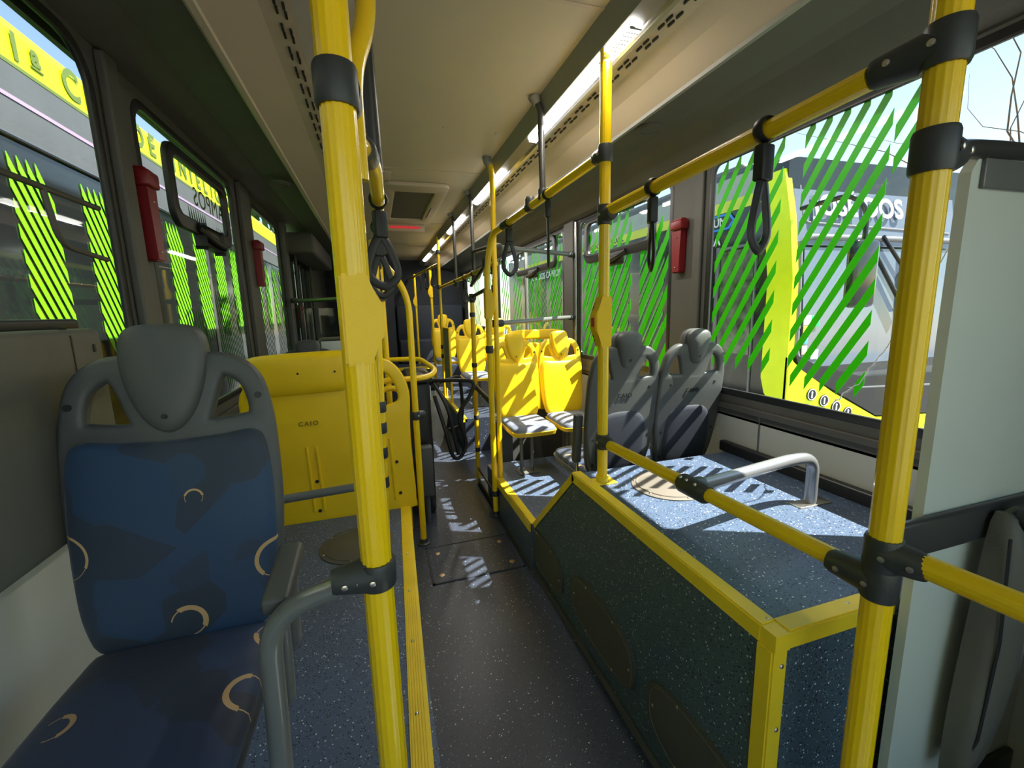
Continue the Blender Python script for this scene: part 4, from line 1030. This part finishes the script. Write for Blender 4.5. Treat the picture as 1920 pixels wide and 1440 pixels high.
# front of the bus behind the camera: bulkhead and windscreen
q = plate_mesh([(XL, 0), (XR, 0), (XR, 2.41), (XL, 2.41)], [rrect(XL + .06, XR - .06, .5, 2.34, .08)], .05, .005)
xf(q, Matrix.Translation((0, Y0, 0))); struct('wall_front', q, PILL)
struct('window_8', MB().box(XL + .05, XR - .05, Y0 - .005, Y0, .48, 2.36), GLASS)
# outer roof skin keeps the sun out above the coves
struct('ceiling_5', MB().box(XL - .10, XR + .10, Y0 - .1, Y1 + .1, 2.50, 2.54), PILL)
struct('ceiling_6', MB().prism([(XL - .08, 2.31), (XL - .08, 2.52), (XL - .10, 2.52), (XL - .10, 2.31)], 1, Y0, Y1).prism([(XR + .05, 2.15), (XR + .05, 2.52), (XR + .07, 2.52), (XR + .07, 2.15)], 1, Y0, Y1), PILL)

# ================================================================ OUTSIDE
GZ = -.38
struct('ground', MB().box(-40, 45, -25, 60, GZ - .1, GZ), ASPH)
def bus_body(name, lab, xa, xb, ya, yb, facing, rows, cat='bus'):
    return
# --- left neighbour, its side 0.8 m from ours
LX = -1.62
lb = empty('parked_bus', (LX - 1.25, 4, GZ), label='parked bus outside the left windows with yellow roof band and lime stripes', cat='bus')
child(lb, MB().box(LX - 2.5, LX, -3.5, 9.5, GZ + .35, 2.70, .0), 'bus_body', OUTBLK, smooth=False)
q = MB().prism([(LX - .004, 2.70), (LX - .004, 2.90), (LX - .05, 2.95), (LX - .3, 3.0), (LX - 2.2, 3.0), (LX - 2.5, 2.9), (LX - 2.5, 2.70)], 1, -3.4, 9.4)
child(lb, MB().prism([(LX + .006, 2.70), (LX + .0, 2.88), (LX - .03, 2.94), (LX - .25, 2.97), (LX - 2.3, 2.97), (LX - 2.5, 2.85), (LX - 2.5, 2.70)], 1, -3.4, 9.4), 'roof_band', OUTYEL, smooth=False)
child(lb, MB().box(LX, LX + .006, -3.4, 9.4, 2.70, 2.72), 'band_shadow_line', OUTTXT, smooth=False)
child(lb, MB().box(LX, LX + .004, -3.4, 9.4, 2.36, 2.70), 'grey_panel', mat('pale_silver_paint', (.085, .085, .085), .4), smooth=False)
child(lb, MB().box(LX, LX + .008, -3.4, 9.4, 2.53, 2.55), 'pink_light_line', mat('pink_line', (.32, .22, .34), .4), smooth=False)
child(lb, MB().tube([(LX + .01, -3.4, 2.345), (LX + .01, 9.4, 2.345)], .012, 8), 'drip_rail', OUTDK)
tm = frame_m((LX + .009, 2.9, 2.80), (0, 1, 0), (0, 0, 1))
for (t, yy, zz, sz) in [('1', 3.0, 2.80, .18), ('a', 3.145, 2.83, .15)] + [(ch, yy, 2.82, .225) for ch, yy in zip('CIDADE', (3.43, 3.58, 3.75, 3.97, 4.19, 4.40))] + [(ch, 4.80 + k * .185, 2.82, .215) for k, ch in enumerate('INTELIGENTE')]:
    child(lb, text_mb(t, sz, .001, frame_m((LX + .009, yy, zz), (0, 1, 0), (0, 0, 1)), 1.0, .006), 'lettering', OUTTXT, smooth=False)
child(lb, MB().box(LX + .006, LX + .011, 3.10, 3.19, 2.762, 2.772), 'lettering', OUTTXT, smooth=False)
def out_stripes(q, x, y0, y1, z0, z1, slope, th, pitch, t=.003):
    c = z0 - .1
    while c < z1 + slope * (y1 - y0):
        ya, yb = y0, y1; za = c; zb = c - slope * (y1 - y0)
        if za > z1: ya = y0 + (za - z1) / slope; za = z1
        if zb < z0: yb = y1 - (z0 - zb) / slope; zb = z0
        if yb - ya > .04: q.prism([(ya, za), (yb, zb), (yb, zb - th), (ya, za - th)], 0, x, x + t)
        c += pitch
q = MB()
for k in range(15):
    ya = 2.24 + k * .55
    if k in (1,): ya -= .0
    out_stripes(q, LX + .004, ya, ya + .29, 1.32, 2.26, 1.9, .068, .118)
child(lb, q, 'lime_stripes', OUTLIME, smooth=False)
wl = [MB().cyl((LX - .35, yy, GZ + .5), (LX + .01, yy, GZ + .5), .5, 28) for yy in (-1.0, 6.8)]
for q in wl: child(lb, q, 'wheel', BLK)
q = MB()
for y in (1.9, 3.6, 5.3, 7.0): q.box(LX, LX + .006, y, y + .07, 1.1, 2.33)
child(lb, q, 'window_post', OUTDK, smooth=False)
# --- right neighbour with its front towards us
BX, BY = 3.93, 3.35
nbus = empty('parked_bus', (BX + 1.25, BY + 3, GZ), label='parked bus outside the right window, its grey front and yellow corner facing the camera', cat='bus')
child(nbus, MB().box(BX, BX + 2.5, BY + .12, BY + 9.5, GZ + .3, 2.86), 'bus_body', OUTBLK, smooth=False)
# front: profile in YZ pushed across
prof = [(BY + .3, GZ + .3), (BY + .02, GZ + .35), (BY - .02, .3), (BY, .9), (BY + .03, 1.6), (BY + .08, 2.1), (BY + .14, 2.55), (BY + .28, 2.82), (BY + .6, 2.93), (BY + 9.4, 2.93), (BY + 9.4, GZ + .3)]
child(nbus, MB().prism(prof, 0, BX + .03, BX + 2.47), 'front_shell', OUTDK, smooth=False)
child(nbus, MB().prism([(BY + .02, 2.02), (BY + .06, 2.10), (BY + .13, 2.56), (BY + .10, 2.56), (BY + .03, 2.10)], 0, BX + .06, BX + 2.4), 'sign_window', mat('sign_glass', (.12, .14, .18), .1), smooth=False)
WS = glass_mat('windscreen_mirror', (.3, .35, .4))
wsm = mat('windscreen_glass', (.10, .13, .18), .06, spec=1.0)
child(nbus, MB().prism([(BY - .035, .80), (BY + .01, 1.6), (BY + .035, 2.0), (BY + .06, 2.0), (BY + .02, .80)], 0, BX + .18, BX + 2.35), 'windscreen', wsm, smooth=False)
def fpt(x, z):  # a point on the front face
    ys = [(GZ, BY - .02), (.3, BY - .03), (.9, BY - .01), (1.6, BY + .01), (2.1, BY + .05), (2.55, BY + .12), (2.9, BY + .3)]
    for (a, b), (c, d) in zip(ys, ys[1:]):
        if a <= z <= c: return Vector((x, b + (d - b) * (z - a) / (c - a) - .02, z))
    return Vector((x, BY, z))
child(nbus, MB().tube(fillet([fpt(BX + .10, 2.05), fpt(BX + .10, .85), fpt(BX + .8, .55), fpt(BX + 2.3, .48)], .18, 8), .03, 10), 'screen_frame', OUTGREY)
child(nbus, MB().tube(fillet([fpt(BX + .10, 1.2), fpt(BX + .10, 2.10), fpt(BX + 2.4, 2.10)], .18, 8), .03, 10), 'screen_frame', OUTGREY)
child(nbus, MB().tube(fillet([fpt(BX + .16, 2.60), fpt(BX + .16, 2.24), fpt(BX + 2.3, 2.18)], .08, 8), .012, 8), 'sign_frame', OUTGREY)
# yellow corner and swoosh
q = MB()
q.prism([(BY - .06, .30), (BY - .04, 1.7), (BY + .04, 2.3), (BY + .14, 2.75), (BY + .40, 2.75), (BY + .25, 1.7), (BY + .25, .68), (BY + .20, .52), (BY + .08, .38)], 0, BX - .03, BX + .045)
child(nbus, q, 'yellow_corner', OUTYEL, smooth=False)
child(nbus, MB().prism([(BX - .03, .92), (BX - .03, .45), (BX + .35, .15), (BX + 1.2, -.05), (BX + 2.45, -.10), (BX + 2.45, .12), (BX + 1.3, .18), (BX + .6, .52), (BX + .15, .78)], 1, BY - .075, BY - .03), 'yellow_swoosh', OUTYEL, smooth=False)
child(nbus, MB().prism([(BX + .05, .95), (BX + .13, .78), (BX + .62, .54), (BX + 1.3, .20), (BX + 2.45, .14), (BX + 2.45, .62), (BX + 1.0, .66), (BX + .35, .82)], 1, BY - .070, BY - .02), 'front_mask', OUTBLK, smooth=False)
# side yellow line of the roof and route lettering
child(nbus, MB().box(BX - .008, BX, BY + .4, BY + 9.4, 2.50, 2.62), 'roof_line', mat('dull_yellow', (.62, .66, .05), .4), smooth=False)
child(nbus, MB().box(BX - .006, BX, BY + .4, BY + 9.4, 2.62, 2.86), 'grey_band', mat('outside_grey', (.35, .38, .36), .5), smooth=False)
q = MB(); yy = BY + 1.0; rr = random.Random(7)
child(nbus, text_mb('CIDADE INTELIGENTE DO BRASIL', .12, .001, frame_m((BX - .010, BY + 4.1, 2.56), (0, -1, 0), (0, 0, 1)), 1.15, .004), 'lettering', OUTBLK, smooth=False)
child(nbus, text_mb('JOSÉ DOS CAMPOS', .20, .002, frame_m((BX - .010, 9.9, 2.26), (0, -1, 0), (0, 0, 1)), 1.1, .004), 'lettering', WHITE, smooth=False)
child(nbus, text_mb('DA', .16, .002, frame_m((BX - .010, 4.42, 2.20), (0, -1, 0), (0, 0, 1)), 1.0, .003), 'lettering', WHITE, smooth=False)
# blue badge ending in 'NIUM'
bc = Vector((BX - .010, 4.36, 2.40))
hexp = [(bc.y - .26, bc.z), (bc.y - .18, bc.z + .09), (bc.y + .3, bc.z + .09), (bc.y + .3, bc.z - .09), (bc.y - .18, bc.z - .09)]
child(nbus, MB().prism(hexp, 0, bc.x - .004, bc.x), 'badge', mat('badge_blue', (.02, .22, .75), .3), smooth=False)
child(nbus, MB().prism([(bc.y + (a - bc.y) * .86, bc.z + (b - bc.z) * .72) for a, b in hexp], 0, bc.x - .007, bc.x - .003), 'badge', OUTBLK, smooth=False)
child(nbus, text_mb('NIUM', .13, .001, frame_m((bc.x - .009, bc.y + .03, bc.z), (0, -1, 0), (0, 0, 1)), 1.0, .003), 'lettering', WHITE, smooth=False)
# side door panel with light edges
child(nbus, MB().box(BX - .02, BX, BY + .95, BY + 1.0, .3, 2.12).box(BX - .015, BX, BY + .42, BY + .44, .3, 2.1).box(BX - .015, BX, BY + .42, BY + .98, 2.08, 2.11), 'door_frame', OUTGREY, smooth=False)
child(nbus, MB().box(BX - .008, BX, BY + .46, BY + .93, .9, 2.06), 'side_glass', mat('reflecting_side_glass', (.10, .12, .08), .15, var=.8, vscale=9), smooth=False)
q = MB()
for ya in (BY + 2.0, BY + 2.9, BY + 3.8, BY + 4.7, BY + 5.6, BY + 6.5, BY + 7.4): out_stripes(q, BX - .006, ya, ya + .6, .9, 2.35, 1.5, .06, .15)
child(nbus, q, 'green_stripes', mat('outside_green', (.08, .45, .04), .5), smooth=False)
# mirror, wipers
child(nbus, MB().box(BX + .10, BX + .42, BY - .52, BY - .42, 1.40, 2.0, .05), 'mirror', OUTBLK)
child(nbus, MB().tube(fillet([(BX + .05, BY, 2.35), (BX + .12, BY - .42, 2.38), (BX + .26, BY - .47, 2.25), (BX + .26, BY - .47, 2.0)], .1), .022, 10), 'mirror_arm', OUTBLK)
child(nbus, MB().tube([fpt(BX + .95, 2.12) + Vector((0, -.04, 0)), fpt(BX + 1.55, 1.35) + Vector((0, -.05, 0))], .022, 8).tube([fpt(BX + 1.2, 2.12) + Vector((0, -.04, 0)), fpt(BX + 1.75, 1.55) + Vector((0, -.05, 0))], .02, 8), 'wiper', OUTBLK)
child(nbus, MB().tube([fpt(BX + 1.62, 1.9) + Vector((0, -.05, 0)), fpt(BX + 1.62, 1.30) + Vector((0, -.05, 0))], .018, 8), 'wiper', OUTBLK)
for (x, z) in ((BX + .30, .52), (BX + .48, .44), (BX + .66, .36), (BX + .84, .28)):
    child(nbus, MB().tube([(x, BY - .076, z), (x, BY - .084, z)], .065, 24), 'round_sticker', OUTBLK)
    child(nbus, MB().tube([(x + .055 * math.cos(a / 20 * 2 * PI), BY - .086, z + .055 * math.sin(a / 20 * 2 * PI)) for a in range(20)], .004, 6, closed=True).ball((x, BY - .087, z + .022), .013, (1, .3, 1), 10).box(x - .008, x + .008, BY - .089, BY - .084, z - .035, z + .01), 'sticker_sign', WHITE)
cols = [(.7, .7, .7), (.05, .6, .2), (.8, .6, .05), (.1, .35, .6), (.75, .45, .35), (.8, .45, .02), (.6, .75, .8)]
for i, (dx, z, w_, h_) in enumerate(((.22, 1.28, .05, .05), (.33, 1.27, .055, .055), (.20, 1.18, .03, .045), (.20, 1.08, .04, .04), (.20, .98, .035, .045), (.21, .82, .04, .08), (.34, .93, .05, .05))):
    p = fpt(BX + dx, z); child(nbus, MB().box(p.x - w_, p.x + w_, p.y - .012, p.y - .004, z - h_, z + h_, .003), 'windscreen_sticker', mat('sticker_%d' % i, cols[i], .5))
# route display letters
child(nbus, text_mb('SOD ƎƧ'.replace('ƎƧ', '2E').replace('SOD', 'DOS'), .26, .002, Matrix.Identity(4)), 'route_text', WHITE, smooth=False) if False else None
q = MB()
M_ = frame_m(fpt(BX + .90, 2.40) + Vector((0, -.03, 0)), (1, 0, 0), (0, .2, 1))
child(nbus, text_mb('JOSÉ DOS', .28, .002, M_, 1.05, .008), 'route_text', mat('faded_white', (.55, .58, .6), .5), smooth=False)
for yy in (BY + 2.4, BY + 8.0): child(nbus, MB().cyl((BX - .01, yy, GZ + .5), (BX + .35, yy, GZ + .5), .5, 28), 'wheel', BLK)
child(nbus, MB().box(BX + .1, BX + 2.4, BY + .8, BY + 8, 2.93, 3.02, .04), 'roof_unit', OUTGREY)

# --- trees
def tree(x, y, h, r, lab, seed, bare=False):
    rr = random.Random(seed)
    t = empty('tree', (x, y, GZ), label=lab, cat='tree')
    q = MB().tube([(x, y, GZ), (x + .1, y, GZ + h * .35), (x, y + .1, GZ + h * .6)], [.16, .12, .07], 10)
    for k in range(14 if bare else 7):
        a = rr.random() * 2 * PI; z0 = GZ + h * (.35 + .25 * rr.random())
        p = [Vector((x, y, z0))]
        d = Vector((math.cos(a), math.sin(a), .8)).normalized()
        for s_ in range(6):
            d = (d + Vector((rr.uniform(-.5, .5), rr.uniform(-.5, .5), rr.uniform(-.2, .3)))).normalized(); p.append(p[-1] + d * r * .28)
        q.tube(p, [(.022 if bare else .05) - (.003 if bare else .007) * s_ for s_ in range(7)], 6)
    child(t, q, 'trunk', BARK)
    if not bare:
        c = MB()
        for k in range(1300):
            while True:
                v = Vector((rr.uniform(-1, 1), rr.uniform(-1, 1), rr.uniform(-1, 1)))
                if v.length < 1: break
            n1 = noise.noise(v * 3 + Vector((seed, 0, 0)))
            if n1 < -.12: continue
            p = Vector((x, y, GZ + h * .7)) + Vector((v.x * r, v.y * r, v.z * r * .75))
            s_ = .10 + rr.random() * .12
            a = Vector((rr.uniform(-1, 1), rr.uniform(-1, 1), rr.uniform(-1, 1))).normalized(); b = a.cross(Vector((.3, .5, .8))).normalized()
            vs = [c.bm.verts.new(p + a * s_ * u_ + b * s_ * .6 * w2) for (u_, w2) in ((-1, 0), (0, -1), (1, 0), (0, 1))]
            c.bm.faces.new(vs)
        child(t, c, 'foliage', LEAF, smooth=False)
tree(1.5, 16.5, 6.5, 2.4, 'green tree beyond the right windows, behind the third window', 2)
tree(3.6, 21.0, 7, 2.6, 'green tree farther off beyond the rear right windows', 5)
tree(14.0, 6.2, 7.6, 3.4, 'bare branched tree against the sky at the upper right', 9, bare=True)
tree(-4.0, 15, 6, 2.2, 'green tree beyond the rear left of the bus', 11)
tree(-9.5, 4.5, 7, 2.6, 'green tree behind the bus parked on the left', 13)
tree(8.6, 18, 7, 2.8, 'leafy tree behind the bus parked on the right', 15)
